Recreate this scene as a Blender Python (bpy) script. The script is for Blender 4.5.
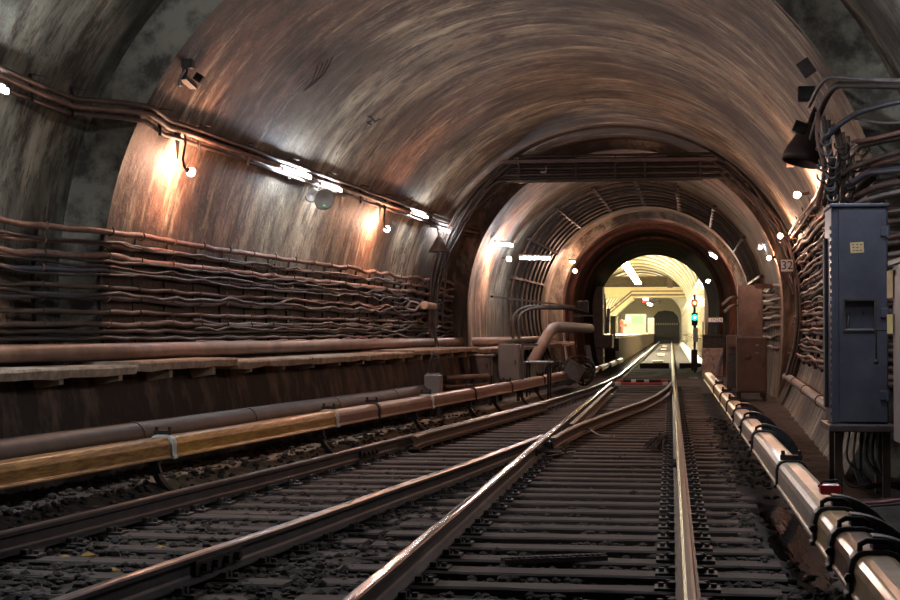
import bpy, bmesh, math, random
from mathutils import Vector, Matrix, noise

for o in list(bpy.data.objects): bpy.data.objects.remove(o)
S = bpy.context.scene
COL = S.collection
PI = math.pi

# ------------------------------------------------------------------ camera, world, exposure
FPX = 1500.0; CAMH = 1.25
YAW = math.radians(8.3794); PITCH = math.radians(1.2221)
cam_data = bpy.data.cameras.new('camera'); cam = bpy.data.objects.new('camera', cam_data); COL.objects.link(cam)
cam.location = (0, 0, CAMH); cam.rotation_euler = (PI/2 + PITCH, 0, YAW)
cam_data.sensor_width = 36; cam_data.sensor_fit = 'HORIZONTAL'; cam_data.lens = FPX/900*36
cam_data.clip_start = 0.05; cam_data.clip_end = 500
S.camera = cam
w = bpy.data.worlds.new('world'); S.world = w; w.use_nodes = True
w.node_tree.nodes['Background'].inputs[0].default_value = (0.55, 0.6, 0.7, 1)
w.node_tree.nodes['Background'].inputs[1].default_value = 0.012
S.view_settings.view_transform = 'Standard'; S.view_settings.look = 'None'
S.view_settings.gamma = 1; S.view_settings.use_curve_mapping = False
S.view_settings.exposure = 2.3
S.cycles.use_denoising = True
S.cycles.max_bounces = 8
S.cycles.sample_clamp_indirect = 6.0
BULB = 420.0; TUBE = 34.0; STATION = 11.0

# ------------------------------------------------------------------ the place measured: rays from the photo's viewpoint on to real surfaces
_f = Vector((-math.sin(YAW)*math.cos(PITCH), math.cos(YAW)*math.cos(PITCH), math.sin(PITCH)))
_r = Vector((math.cos(YAW), math.sin(YAW), 0)); _u = _r.cross(_f)
EYE = Vector((0, 0, CAMH))
def ray(px, py): return _f + _r*((px-450)/FPX) - _u*((py-300)/FPX)
def at(px, py, Y): d = ray(px, py); return EYE + d*(Y/d.y)
def atz(px, py, z): d = ray(px, py); return EYE + d*((z-CAMH)/d.z)
def proj(p):
    d = Vector(p)-EYE; z = d.dot(_f); return (450+FPX*d.dot(_r)/z, 300-FPX*d.dot(_u)/z)
def lerp(a, b, t): return a+(b-a)*t
def interp(tab, x):
    if x <= tab[0][0]: return tab[0][1:]
    for a, b in zip(tab, tab[1:]):
        if x <= b[0]:
            t = (x-a[0])/(b[0]-a[0]); return tuple(lerp(p, q, t) for p, q in zip(a[1:], b[1:]))
    return tab[-1][1:]
STEP = 13.9      # where the wider near ring ends
RINGS = [(-12, -1.75, 4.15, 1.7), (STEP, -1.75, 4.15, 1.7), (STEP+.001, -1.74, 3.72, 1.7), (28.0, -1.05, 3.5, 1.6),
         (28.001, -1.05, 3.5, 1.6), (29.6, -1.0, 3.42, 1.62), (29.601, -.93, 3.08, 1.76), (44.0, -.65, 2.92, 1.85), (44.001, -.6, 2.57, 2.0),
         (46.5, -.6, 2.52, 2.0), (46.501, -.62, 2.40, 2.05), (50.5, -.64, 2.36, 2.08), (50.501, -.65, 2.27, 2.1), (56, -.66, 2.24, 2.13), (60.5, -.68, 2.16, 2.17)]
def ring(Y): return interp(RINGS, Y)
def squash(Y): return 1.0 if Y < 29.6 else .45          # below the springing the narrower sections run down nearly upright
SOFT = [(-12, -1.75, 4.15, 1.7), (12.7, -1.75, 4.1, 1.7), (13.8, -1.74, 3.70, 1.7), (14.6, -1.73, 3.71, 1.7), (28.0, -1.05, 3.5, 1.6), (29.2, -1.0, 3.4, 1.62), (31, -.92, 3.06, 1.76),
        (44.0, -.65, 2.9, 1.85), (45, -.6, 2.5, 2.0), (60.5, -.68, 2.16, 2.17)]
def wall_x(Y, z, side, off=0.0, tab=SOFT):
    c, R, zs = interp(tab, Y); dz = z-zs; dz *= squash(Y) if dz < 0 else 1; h = math.sqrt(max(0.01, R*R-dz*dz)); return c + side*(h-off)
def on_vault(px, py, off=0.0):
    d = ray(px, py); Y = 10.0
    while Y < 60:
        p = EYE + d*(Y/d.y); c, R, zs = ring(Y)
        if (p.x-c)**2+(p.z-zs)**2 > (R-off)**2: return p
        Y += 0.02
    return p
LT = [(4, -4.68), (7, -4.42), (8.5, -4.21), (9.9, -4.03), (11.7, -3.84), (14, -3.56), (18.9, -3.07), (24.9, -2.50), (29, -2.15), (34.2, -1.82), (38, -1.65), (41, -1.585), (44, -1.5), (300, -1.5)]
def Lx(Y): return interp(LT, Y)[0]
def smoothL(Y): return (Lx(Y-.8)+Lx(Y-.4)+Lx(Y)+Lx(Y+.4)+Lx(Y+.8))/5
def solveY(px, xf):
    lo, hi = 5.0, 70.0
    for _ in range(50):
        m = (lo+hi)/2
        if proj((xf(m), m, .3))[0] < px: lo = m
        else: hi = m
    return lo
RX = .085; LXX = -1.50

# ------------------------------------------------------------------ materials
MATS = {}
def mat(name, c1, c2=None, scale=6, rough=.7, metal=0, bump=.15, stretch=(1, 1, 1), detail=6, spec=.4, coat=0, lo=.35, hi=.7, c3=None):
    m = bpy.data.materials.new(name); m.use_nodes = True; n = m.node_tree.nodes; l = m.node_tree.links
    b = n['Principled BSDF']; b.inputs['Roughness'].default_value = rough; b.inputs['Metallic'].default_value = metal
    b.inputs['Specular IOR Level'].default_value = spec
    if coat: b.inputs['Coat Weight'].default_value = coat; b.inputs['Coat Roughness'].default_value = .12
    g = n.new('ShaderNodeNewGeometry'); mp = n.new('ShaderNodeMapping'); mp.inputs['Scale'].default_value = stretch
    l.new(g.outputs['Position'], mp.inputs['Vector'])
    t = n.new('ShaderNodeTexNoise'); t.inputs['Scale'].default_value = scale; t.inputs['Detail'].default_value = detail; t.inputs['Roughness'].default_value = .65
    l.new(mp.outputs[0], t.inputs['Vector'])
    r = n.new('ShaderNodeValToRGB'); e = r.color_ramp.elements
    e[0].position = lo; e[0].color = (*c1, 1); e[1].position = hi; e[1].color = (*(c2 or c1), 1)
    if c3: k = e.new((lo+hi)/2); k.color = (*c3, 1)
    l.new(t.outputs['Fac'], r.inputs['Fac']); l.new(r.outputs['Color'], b.inputs['Base Color'])
    if bump:
        bp = n.new('ShaderNodeBump'); bp.inputs['Strength'].default_value = bump; bp.inputs['Distance'].default_value = .02
        l.new(t.outputs['Fac'], bp.inputs['Height']); l.new(bp.outputs[0], b.inputs['Normal'])
    MATS[name] = m; return m
def emit(name, c, s):
    m = bpy.data.materials.new(name); m.use_nodes = True; n = m.node_tree.nodes; n.remove(n['Principled BSDF'])
    e = n.new('ShaderNodeEmission'); e.inputs[0].default_value = (*c, 1); e.inputs[1].default_value = s
    m.node_tree.links.new(e.outputs[0], n['Material Output'].inputs[0]); MATS[name] = m; return m

def lining(name, bands, pale=1.0, rusty=0.0, dark_shade=0.0, rough=.62, spec=.3):
    """stained concrete lining: coats of colour ring by ring (v = metres along the tunnel), streaks that follow the arch (u)"""
    m = bpy.data.materials.new(name); m.use_nodes = True; n = m.node_tree.nodes; l = m.node_tree.links
    b = n['Principled BSDF']; b.inputs['Roughness'].default_value = rough; b.inputs['Specular IOR Level'].default_value = spec
    uv = n.new('ShaderNodeUVMap'); uv.uv_map = 'UVMap'
    def nz(sx, sy, sc, det=6, ro=.6, off=0):
        mp = n.new('ShaderNodeMapping'); mp.inputs['Scale'].default_value = (sx, sy, 1); mp.inputs['Location'].default_value = (off, off*.7, 0)
        l.new(uv.outputs[0], mp.inputs[0]); t = n.new('ShaderNodeTexNoise'); t.inputs['Scale'].default_value = sc
        t.inputs['Detail'].default_value = det; t.inputs['Roughness'].default_value = ro; l.new(mp.outputs[0], t.inputs['Vector']); return t
    sep = n.new('ShaderNodeSeparateXYZ'); l.new(uv.outputs[0], sep.inputs[0])
    wob = nz(.25, 1, 1.2, 4)
    ma = n.new('ShaderNodeMath'); ma.operation = 'MULTIPLY_ADD'; ma.inputs[1].default_value = 1.1; l.new(wob.outputs['Fac'], ma.inputs[0]); l.new(sep.outputs['Y'], ma.inputs[2])
    mr = n.new('ShaderNodeMapRange'); mr.inputs[1].default_value = bands[0][0]+.55; mr.inputs[2].default_value = bands[-1][0]+.55
    l.new(ma.outputs[0], mr.inputs[0])
    r = n.new('ShaderNodeValToRGB'); e = r.color_ramp.elements
    y0, y1 = bands[0][0], bands[-1][0]
    e[0].position = 0; e[0].color = (*bands[0][1], 1); e[1].position = 1; e[1].color = (*bands[-1][1], 1)
    for y, c in bands[1:-1]: k = e.new((y-y0)/(y1-y0)); k.color = (*c, 1)
    l.new(mr.outputs[0], r.inputs[0])
    def mix(a, c, fac, mode='MIX'):
        x = n.new('ShaderNodeMix'); x.data_type = 'RGBA'; x.blend_type = mode
        if isinstance(fac, float): x.inputs[0].default_value = fac
        else: l.new(fac, x.inputs[0])
        l.new(a, x.inputs[6])
        if isinstance(c, tuple): x.inputs[7].default_value = (*c, 1)
        else: l.new(c, x.inputs[7])
        return x.outputs[2]
    def ramp(t, lo, hi, a=0, bb=1):
        q = n.new('ShaderNodeMapRange'); q.inputs[1].default_value = lo; q.inputs[2].default_value = hi; q.inputs[3].default_value = a; q.inputs[4].default_value = bb
        l.new(t.outputs['Fac'], q.inputs[0]); return q.outputs[0]
    s1 = nz(.5, 1.4, 1.7, 12, .74); s2 = nz(.42, 2.0, 1.9, 11, .74, 3.3); s3 = nz(.6, .8, 1.6, 9, .72, 7.7); s4 = nz(2, 2.4, 4, 9, .74, 1.9)
    col = r.outputs[0]
    if rusty:     # the red-brown coat is strongest on the left flank and gives way to grey-tan lime higher up
        q = n.new('ShaderNodeMapRange'); q.inputs[1].default_value = 4.4; q.inputs[2].default_value = 1.2; q.inputs[4].default_value = rusty
        q2 = n.new('ShaderNodeMath'); q2.operation = 'MULTIPLY_ADD'; q2.inputs[1].default_value = 2.4; q2.inputs[2].default_value = 0; l.new(s3.outputs['Fac'], q2.inputs[0])
        q3 = n.new('ShaderNodeMath'); l.new(q2.outputs[0], q3.inputs[0]); l.new(sep.outputs['X'], q3.inputs[1])
        q.inputs[1].default_value += 1.2; q.inputs[2].default_value += 1.2; l.new(q3.outputs[0], q.inputs[0])
        col = mix(col, (.150, .118, .082), q.outputs[0])
    col = mix(col, (.040, .024, .017), ramp(s1, .47, .575, 0, .9))                  # soot streaks
    col = mix(col, (.50, .42, .30), ramp(s2, .525, .61, 0, .75*pale))                 # lime streaks
    col = mix(col, (.20, .075, .035), ramp(s3, .55, .66, 0, .55))                   # rust
    col = mix(col, (.45, .40, .33), ramp(s4, .60, .655, 0, .6*pale))                 # flaked patches
    col = mix(col, (.03, .02, .015), ramp(nz(1.0, 1.2, 1.8, 12, .78, 5.1), .535, .61, 0, .85))
    col = mix(col, (.030, .020, .015), ramp(nz(.8, 2.8, 3.0, 10, .75, 9.4), .54, .61, 0, .8))
    col = mix(col, (.26, .22, .15), ramp(nz(.9, 2.6, 4, 10, .75, 4.4), .55, .62, 0, .65*pale))
    col = mix(col, (.020, .014, .011), ramp(nz(.35, .5, 1.1, 5, .6, 12.1), .45, .60, 0, .78))   # broad grime
    if dark_shade:      # shade of the cable racks put into the wall colour, ragged upper edge
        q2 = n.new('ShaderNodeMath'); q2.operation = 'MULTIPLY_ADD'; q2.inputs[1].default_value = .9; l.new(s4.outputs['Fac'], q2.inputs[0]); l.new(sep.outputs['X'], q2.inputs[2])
        q3 = n.new('ShaderNodeMapRange'); q3.inputs[1].default_value = dark_shade+.35; q3.inputs[2].default_value = dark_shade+.65; q3.inputs[4].default_value = .88; l.new(q2.outputs[0], q3.inputs[0])
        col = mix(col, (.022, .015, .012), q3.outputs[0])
    l.new(col, b.inputs['Base Color'])
    bp = n.new('ShaderNodeBump'); bp.inputs['Strength'].default_value = .6; bp.inputs['Distance'].default_value = .06
    ad = n.new('ShaderNodeMath'); l.new(s1.outputs['Fac'], ad.inputs[0]); l.new(s4.outputs['Fac'], ad.inputs[1])
    l.new(ad.outputs[0], bp.inputs['Height']); l.new(bp.outputs[0], b.inputs['Normal'])
    MATS[name] = m; return m

lining('lining_grey', [(2, (.20, .19, .15)), (9, (.24, .225, .17)), (12.6, (.27, .255, .195)), (14.5, (.20, .185, .135))], .9)
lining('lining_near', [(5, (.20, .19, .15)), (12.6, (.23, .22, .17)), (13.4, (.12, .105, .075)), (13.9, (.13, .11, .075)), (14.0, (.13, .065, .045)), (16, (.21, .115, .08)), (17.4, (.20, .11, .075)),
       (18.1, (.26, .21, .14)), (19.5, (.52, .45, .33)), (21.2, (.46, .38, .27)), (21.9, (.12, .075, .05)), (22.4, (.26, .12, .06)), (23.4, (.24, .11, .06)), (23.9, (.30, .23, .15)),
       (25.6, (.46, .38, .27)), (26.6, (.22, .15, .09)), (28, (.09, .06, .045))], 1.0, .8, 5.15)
lining('lining_mid', [(27.9, (.06, .042, .034)), (29.5, (.07, .05, .04)), (29.7, (.30, .20, .15)), (31.5, (.26, .18, .13)), (32.6, (.19, .17, .13)), (38, (.18, .165, .125)), (44, (.17, .15, .115))], .7)  # very dark brown ring first, paler bands beyond it
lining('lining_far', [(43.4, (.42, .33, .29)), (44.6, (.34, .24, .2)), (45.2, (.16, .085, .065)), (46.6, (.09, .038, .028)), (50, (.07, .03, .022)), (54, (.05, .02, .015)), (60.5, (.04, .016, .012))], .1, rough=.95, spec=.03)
mat('dark_shade', (.045, .03, .026), (.09, .06, .05), 3, .8)
mat('facing', (.065, .052, .040), (.25, .215, .165), 3.5, .75, bump=.9, detail=14, lo=.42, hi=.6)
mat('foundation', (.016, .010, .008), (.15, .095, .07), 2.0, .8, bump=.9, detail=12, stretch=(1, 1.6, .7), lo=.48, hi=.72)
mat('ballast', (.016, .011, .009), (.07, .05, .04), 9, .9, bump=.8, c3=(.038, .029, .024))
mat('sand', (.08, .06, .04), (.20, .155, .10), 7, .95, bump=.5)
mat('stone_dark', (.018, .013, .011), (.068, .05, .041), 5, .85, bump=.4)
mat('stone_ochre', (.34, .20, .05), (.5, .33, .11), 8, .85)
mat('sleeper_wood', (.020, .013, .011), (.085, .060, .050), 5, .75, bump=.5, stretch=(.4, 7, 7))
mat('rail_side', (.032, .028, .028), (.068, .058, .056), 5, .55, .3, bump=.2)
mat('rail_web_rust', (.05, .03, .022), (.09, .06, .045), 7, .6, .2)
mat('rail_top', (.45, .40, .38), (.62, .58, .56), 12, .16, 1, bump=.02, stretch=(3, .15, 3))
mat('rail_top_warm', (.50, .38, .24), (.62, .50, .34), 10, .26, 1, bump=.02, stretch=(3, .15, 3))
mat('rail_top_dull', (.085, .078, .082), (.17, .155, .16), 8, .30, .9, bump=.05, stretch=(3, .2, 3))
mat('rail_top_brown', (.10, .065, .045), (.18, .12, .085), 8, .5, .5, bump=.08, stretch=(3, .2, 3))
mat('iron', (.018, .015, .015), (.05, .04, .038), 14, .6, .5)
mat('iron_grey', (.045, .045, .05), (.10, .097, .10), 14, .5, .6)
mat('cable', (.035, .021, .017), (.095, .055, .042), 5, .6, bump=.25)
mat('cable_rust', (.09, .045, .033), (.22, .115, .085), 6, .6, bump=.3)
mat('cable_blue', (.03, .032, .045), (.07, .065, .08), 5, .5, bump=.2)
mat('cable_dark', (.013, .010, .009), (.036, .027, .023), 5, .6, bump=.2)
mat('cable_grey', (.10, .085, .085), (.19, .165, .165), 6, .5, bump=.2)
mat('cable_pink', (.35, .10, .11), (.42, .16, .18), 6, .4)
mat('pipe', (.09, .05, .038), (.19, .115, .085), 3, .5, bump=.15)
mat('pipe_dark', (.022, .014, .012), (.05, .033, .027), 3, .55, bump=.15)
mat('pipe_pale', (.15, .12, .11), (.24, .19, .17), 4, .55)
mat('deck_concrete', (.16, .115, .085), (.42, .33, .25), 6, .8, bump=.6, c3=(.30, .225, .165))
mat('cover_yellow', (.30, .13, .018), (.60, .31, .055), 7, .3, bump=.08, stretch=(6, .35, 6), coat=.9, lo=.4, hi=.6)
mat('cover_gold', (.15, .07, .018), (.42, .22, .06), 6, .3, bump=.08, stretch=(6, .35, 6), coat=.9, lo=.4, hi=.62)
mat('cover_brown', (.16, .075, .045), (.28, .145, .09), 4, .38, bump=.1, stretch=(4, .6, 4), coat=.25)
mat('cover_pale', (.32, .25, .19), (.50, .41, .33), 4, .42, bump=.1, coat=.2)
mat('cover_tan', (.42, .26, .13), (.60, .42, .24), 4, .36, bump=.1, coat=.3)
mat('clamp_white', (.45, .42, .38), (.6, .57, .52), 9, .5)
mat('cabinet_blue', (.062, .062, .086), (.105, .102, .130), 3, .36, .35, bump=.06, coat=.15)
mat('cabinet_pale', (.20, .175, .165), (.30, .26, .24), 3, .5, .2)
mat('cabinet_brown', (.046, .031, .030), (.085, .058, .055), 4, .5, .2)
mat('cabinet_dark', (.045, .027, .02), (.075, .045, .034), 4, .6)
mat('cabinet_grey', (.15, .135, .125), (.20, .18, .17), 3, .5, .2)
mat('bluegrey_plate', (.17, .18, .24), (.25, .26, .33), 5, .35, .3)
mat('scratched', (.12, .085, .07), (.33, .27, .24), 9, .7, bump=.4)
mat('paper_tan', (.45, .30, .15), (.58, .42, .24), 15, .8, bump=0)
mat('paper_yellow', (.62, .50, .18), (.7, .58, .25), 9, .8, bump=0)
mat('sign_white', (.80, .80, .78), (.88, .88, .86), 9, .5, bump=0)
mat('ink', (.015, .015, .02), None, 5, .6, bump=0)
mat('sign_blue', (.03, .05, .22), None, 5, .5, bump=0)
mat('red_paint', (.5, .012, .02), (.62, .03, .04), 9, .3, coat=.5)
mat('red_rod', (.42, .05, .035), (.55, .09, .06), 9, .5)
mat('station_cream', (.62, .54, .33), (.72, .64, .42), 1.5, .5, bump=.02)
mat('station_wall', (.52, .46, .31), (.62, .56, .40), 2.5, .22, bump=.02, coat=.4)
mat('station_line', (.10, .075, .05), (.16, .12, .08), 3, .4)
mat('station_floor', (.16, .12, .07), (.24, .185, .11), 3, .4)
mat('station_grey', (.26, .25, .2), (.32, .3, .25), 3, .5)
mat('lattice', (.02, .016, .012), (.13, .10, .065), 30, .6, bump=0, lo=.45, hi=.55)
mat('dark_void', (.012, .012, .014), (.02, .02, .022), 3, .6)
mat('green_panel', (.12, .21, .13), (.16, .25, .16), 3, .4, bump=0)
mat('kiosk_white', (.26, .25, .2), (.3, .29, .24), 3, .5, bump=0)
mat('blue_panel', (.35, .42, .55), (.42, .5, .62), 3, .4, bump=0)
mat('pink_panel', (.3, .24, .23), (.38, .31, .3), 3, .5, bump=0)
mat('lamp_housing', (.30, .29, .28), (.4, .39, .37), 8, .5, .3, bump=0)
mat('horn', (.11, .10, .085), (.18, .16, .14), 6, .5, .2)
mat('horn_dark', (.05, .032, .028), (.085, .055, .048), 6, .55, .2)
mat('green_dot', (.08, .3, .15), None, 6, .5, bump=0)
mat('pale_plate', (.62, .56, .42), (.7, .64, .5), 5, .25, bump=0)
mt = mat('water', (.012, .010, .010), (.02, .016, .014), 3, .04, 0, bump=0, spec=.9)
_n = mt.node_tree.nodes; _b = _n.new('ShaderNodeBump'); _t = _n.new('ShaderNodeTexNoise'); _t.inputs['Scale'].default_value = 14
_b.inputs['Strength'].default_value = .3; _b.inputs['Distance'].default_value = .008
mt.node_tree.links.new(_t.outputs['Fac'], _b.inputs['Height']); mt.node_tree.links.new(_b.outputs[0], _n['Principled BSDF'].inputs['Normal'])
emit('bulb_glow', (1, .54, .35), BULB)
emit('tube_glow', (.86, .92, 1.0), TUBE)
emit('tube_bright', (.80, .90, 1.0), TUBE*2.2)
emit('station_glow', (1, .93, .73), STATION*3.2)
emit('signal_red', (1, .20, .02), .7)
emit('signal_green', (.01, .95, .72), .5)
emit('lamp_core', (.9, 1, .85), 4)
emit('digit_red', (1, .04, .02), 2.5)

# ------------------------------------------------------------------ mesh helpers
ROOT = {}          # object -> absolute origin of its thing
class MB:
    def __init__(s): s.v = []; s.f = []; s.m = []; s.sm = []; s.uv = None
    def add(s, vs, fs, mi=0, smooth=False):
        k = len(s.v); s.v += [Vector(p) for p in vs]
        for f in fs: s.f.append([i+k for i in f]); s.m.append(mi); s.sm.append(smooth)
        return s
    def box(s, c, d, rot=None, mi=0):
        M = rot or Matrix.Identity(3); c = Vector(c)
        vs = [c + M @ Vector((x*d[0]/2, y*d[1]/2, z*d[2]/2)) for x in (-1, 1) for y in (-1, 1) for z in (-1, 1)]
        return s.add(vs, [(0, 1, 3, 2), (4, 6, 7, 5), (0, 4, 5, 1), (2, 3, 7, 6), (0, 2, 6, 4), (1, 5, 7, 3)], mi)
    def bar(s, p, q, w_, h, mi=0):       # box from p to q, w_ wide, h high
        p, q = Vector(p), Vector(q); d = (q-p); L = d.length; d.normalize()
        up = Vector((0, 0, 1)) if abs(d.z) < .95 else Vector((0, 1, 0))
        x = d.cross(up).normalized(); z = x.cross(d); M = Matrix((x, d, z)).transposed()
        return s.box((p+q)/2, (w_, L, h), M, mi)
    def tube(s, pts, r, n=8, mi=0, caps=True, smooth=True):
        pts = [Vector(p) for p in pts]; rs = r if isinstance(r, (list, tuple)) else [r]*len(pts)
        t0 = (pts[1]-pts[0]).normalized(); up = Vector((0, 0, 1)) if abs(t0.z) < .9 else Vector((1, 0, 0))
        nx = t0.cross(up).normalized(); vs = []
        for i, p in enumerate(pts):
            t = (pts[min(i+1, len(pts)-1)]-pts[max(i-1, 0)]).normalized()
            nx = (nx - t*nx.dot(t)).normalized(); ny = t.cross(nx)
            vs += [p + (nx*math.cos(2*PI*k/n)+ny*math.sin(2*PI*k/n))*rs[i] for k in range(n)]
        fs = [(i*n+k, i*n+(k+1) % n, (i+1)*n+(k+1) % n, (i+1)*n+k) for i in range(len(pts)-1) for k in range(n)]
        s.add(vs, fs, mi, smooth)
        if caps:
            s.add(vs[:n], [tuple(range(n))[::-1]], mi); s.add(vs[-n:], [tuple(range(n))], mi)
        return s
    def sweep(s, pts, prof, mis=None, closed=True, caps=True, smooth=False):
        """profile (x across, z up) along a near-horizontal path"""
        pts = [Vector(p) for p in pts]; n = len(prof); vs = []
        for i, p in enumerate(pts):
            t = pts[min(i+1, len(pts)-1)]-pts[max(i-1, 0)]; t.z = 0; t.normalize(); x = Vector((t.y, -t.x, 0))
            vs += [p + x*a + Vector((0, 0, b)) for a, b in prof]
        k0 = len(s.v); s.v += vs; kk = n if closed else n-1
        for i in range(len(pts)-1):
            for k in range(kk):
                s.f.append([k0+i*n+k, k0+i*n+(k+1) % n, k0+(i+1)*n+(k+1) % n, k0+(i+1)*n+k]); s.m.append(mis[k] if mis else 0); s.sm.append(smooth)
        if caps and closed:
            s.f.append([k0+k for k in range(n)][::-1]); s.m.append(mis[0] if mis else 0); s.sm.append(False)
            e = k0+(len(pts)-1)*n; s.f.append([e+k for k in range(n)]); s.m.append(mis[0] if mis else 0); s.sm.append(False)
        return s
    def lathe(s, o, axis, prof, n=16, mi=0, smooth=True):     # prof: (distance along axis, radius)
        o = Vector(o); a = Vector(axis).normalized(); x = a.orthogonal().normalized(); y = a.cross(x); vs = []
        for d, r in prof: vs += [o + a*d + (x*math.cos(2*PI*k/n)+y*math.sin(2*PI*k/n))*max(r, 1e-4) for k in range(n)]
        return s.add(vs, [(i*n+k, i*n+(k+1) % n, (i+1)*n+(k+1) % n, (i+1)*n+k) for i in range(len(prof)-1) for k in range(n)], mi, smooth)
    def ball(s, c, r, n=8, sq=(1, 1, 1), mi=0):
        k = max(4, n//2+1); c = Vector(c)
        vs = [c + Vector((math.sin(PI*i/k)*math.cos(2*PI*j/n)*sq[0], math.sin(PI*i/k)*math.sin(2*PI*j/n)*sq[1], math.cos(PI*i/k)*sq[2]))*r for i in range(k+1) for j in range(n)]
        return s.add(vs, [(i*n+j, (i+1)*n+j, (i+1)*n+(j+1) % n, i*n+(j+1) % n) for i in range(k) for j in range(n)], mi, True)
    def build(s, name, mats, parent=None, bevel=0, origin=None):
        if isinstance(mats, str): mats = [mats]
        o0 = ROOT[parent] if parent is not None else Vector(origin or (0, 0, 0))
        me = bpy.data.meshes.new(name); me.from_pydata([p-o0 for p in s.v], [], s.f)
        for m in mats: me.materials.append(MATS[m])
        me.polygons.foreach_set('material_index', s.m); me.polygons.foreach_set('use_smooth', s.sm)
        if s.uv:
            ul = me.uv_layers.new(name='UVMap')
            for li, lp in enumerate(me.loops): ul.data[li].uv = s.uv[lp.vertex_index]
        me.update()
        o = bpy.data.objects.new(name, me); COL.objects.link(o)
        if parent is not None: o.parent = parent
        else: o.location = o0
        ROOT[o] = o0
        if bevel:
            b = o.modifiers.new('Bevel', 'BEVEL'); b.width = bevel; b.segments = 2; b.limit_method = 'ANGLE'
        return o
def tag(o, label, cat, group=None, kind=None):
    o['label'] = label; o['category'] = cat
    if group: o['group'] = group
    if kind: o['kind'] = kind
    return o
def struct(o, label=None):
    o['kind'] = 'structure'
    if label: o['label'] = label
    return o
def thing(name, loc, label, cat, group=None, kind=None):
    o = bpy.data.objects.new(name, None); COL.objects.link(o); o.location = loc; o.empty_display_size = .1; ROOT[o] = Vector(loc)
    return tag(o, label, cat, group, kind)
def dup(o, loc, rotz=0.0, label=None):
    c = o.copy(); COL.objects.link(c); c.location = loc; c.rotation_euler = (0, 0, rotz); ROOT[c] = Vector(loc)
    if label: c['label'] = label
    for ch in o.children:
        k = ch.copy(); COL.objects.link(k); k.parent = c
        for g in ch.children:
            h = g.copy(); COL.objects.link(h); h.parent = k
    return c
def text(s, size, name, material, M, parent, depth=.003):
    cu = bpy.data.curves.new(name, 'FONT'); cu.body = s; cu.size = size; cu.extrude = depth; cu.align_x = 'CENTER'; cu.align_y = 'CENTER'
    t = bpy.data.objects.new(name+'_tmp', cu); COL.objects.link(t); bpy.context.view_layer.update()
    me = bpy.data.meshes.new_from_object(t.evaluated_get(bpy.context.evaluated_depsgraph_get())); bpy.data.objects.remove(t)
    T = Matrix.Translation(-ROOT[parent]) @ M; me.transform(T); me.materials.clear(); me.materials.append(MATS[material])
    o = bpy.data.objects.new(name, me); COL.objects.link(o); o.parent = parent; ROOT[o] = ROOT[parent]; return o
def smooth(pts, n=5):
    out = []
    P = [Vector(p) for p in pts]; P = [P[0]*2-P[1]]+P+[P[-1]*2-P[-2]]
    for i in range(1, len(P)-2):
        for k in range(n):
            t_ = k/n; out.append(tuple(.5*((2*P[i])+(P[i+1]-P[i-1])*t_+(2*P[i-1]-5*P[i]+4*P[i+1]-P[i+2])*t_*t_+(3*P[i]-P[i-1]-3*P[i+1]+P[i+2])*t_**3)))
    return out+[tuple(P[-2])]
ONES = ['first', 'second', 'third', 'fourth', 'fifth', 'sixth', 'seventh', 'eighth', 'ninth', 'tenth', 'eleventh', 'twelfth', 'thirteenth', 'fourteenth', 'fifteenth', 'sixteenth', 'seventeenth', 'eighteenth', 'nineteenth']
TENS = {2: 'twent', 3: 'thirt', 4: 'fort', 5: 'fift', 6: 'sixt', 7: 'sevent', 8: 'eight', 9: 'ninet'}
def nth(i):   # 1-based
    if i < 20: return ONES[i-1]
    t, o = divmod(i, 10); return TENS[t]+'ieth' if o == 0 else TENS[t]+'y-'+ONES[o-1]
def facing(loc, x, y):  # text matrix: x right, y up in world
    x = Vector(x).normalized(); y = Vector(y).normalized(); z = x.cross(y); M = Matrix((x, y, z)).transposed().to_4x4(); M.translation = Vector(loc); return M
R = random.Random(7)
def wob(t, seed, amp, fr=1.0): return amp*noise.noise(Vector((t*fr, seed*7.3, seed*1.7)))*1.6

# ================================================================== the tunnel shell
def vault_mesh(y0, y1, dy, name, material, n=88, rough=.012):
    b = MB(); b.uv = []; ys = []; y = y0
    while y < y1-1e-4: ys.append(y); y += dy
    ys.append(y1)
    for t in RINGS:
        if y0 < t[0] < y1: ys.append(t[0])
    ys = sorted(set(round(q, 4) for q in ys))
    vs = []
    for y in ys:
        c, Rr, zs = ring(y); zb = -.45; sq = squash(y); a0 = math.asin(max(-.98, (zb-zs)*sq/Rr))
        for k in range(n+1):
            a = PI-a0 + (a0-(PI-a0))*k/n     # left foot over the crown to the right foot
            d = rough*noise.noise(Vector((a*3, y*1.3, 2.2)))
            sn = (Rr+d)*math.sin(a); vs.append((c+(Rr+d)*math.cos(a), y, zs+(sn/sq if sn < 0 else sn))); b.uv.append(((a-PI/2)*Rr, y))
    m = n+1
    b.add(vs, [(i*m+k, (i+1)*m+k, (i+1)*m+k+1, i*m+k+1) for i in range(len(ys)-1) for k in range(n)], 0, True)
    o = b.build(name, material); struct(o)
    for p in o.data.polygons: pass
    return o
vault_mesh(-6, STEP, .5, 'ceiling_vault', 'lining_grey')
struct(bpy.data.objects['ceiling_vault'], 'wider grey ring of the concrete vault nearest the viewer')
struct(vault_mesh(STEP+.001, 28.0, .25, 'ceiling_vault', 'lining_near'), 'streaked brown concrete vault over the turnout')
struct(vault_mesh(28.001, 29.6, .4, 'ceiling_vault', 'lining_mid'), 'dark vault ring behind the cable bundle')
struct(vault_mesh(29.601, 44.0, .5, 'ceiling_vault', 'lining_mid'), 'narrower pale vault section with conduit arches')
struct(vault_mesh(44.001, 60.5, .5, 'ceiling_vault', 'lining_far'), 'dark red stepped arches before the station')
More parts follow.
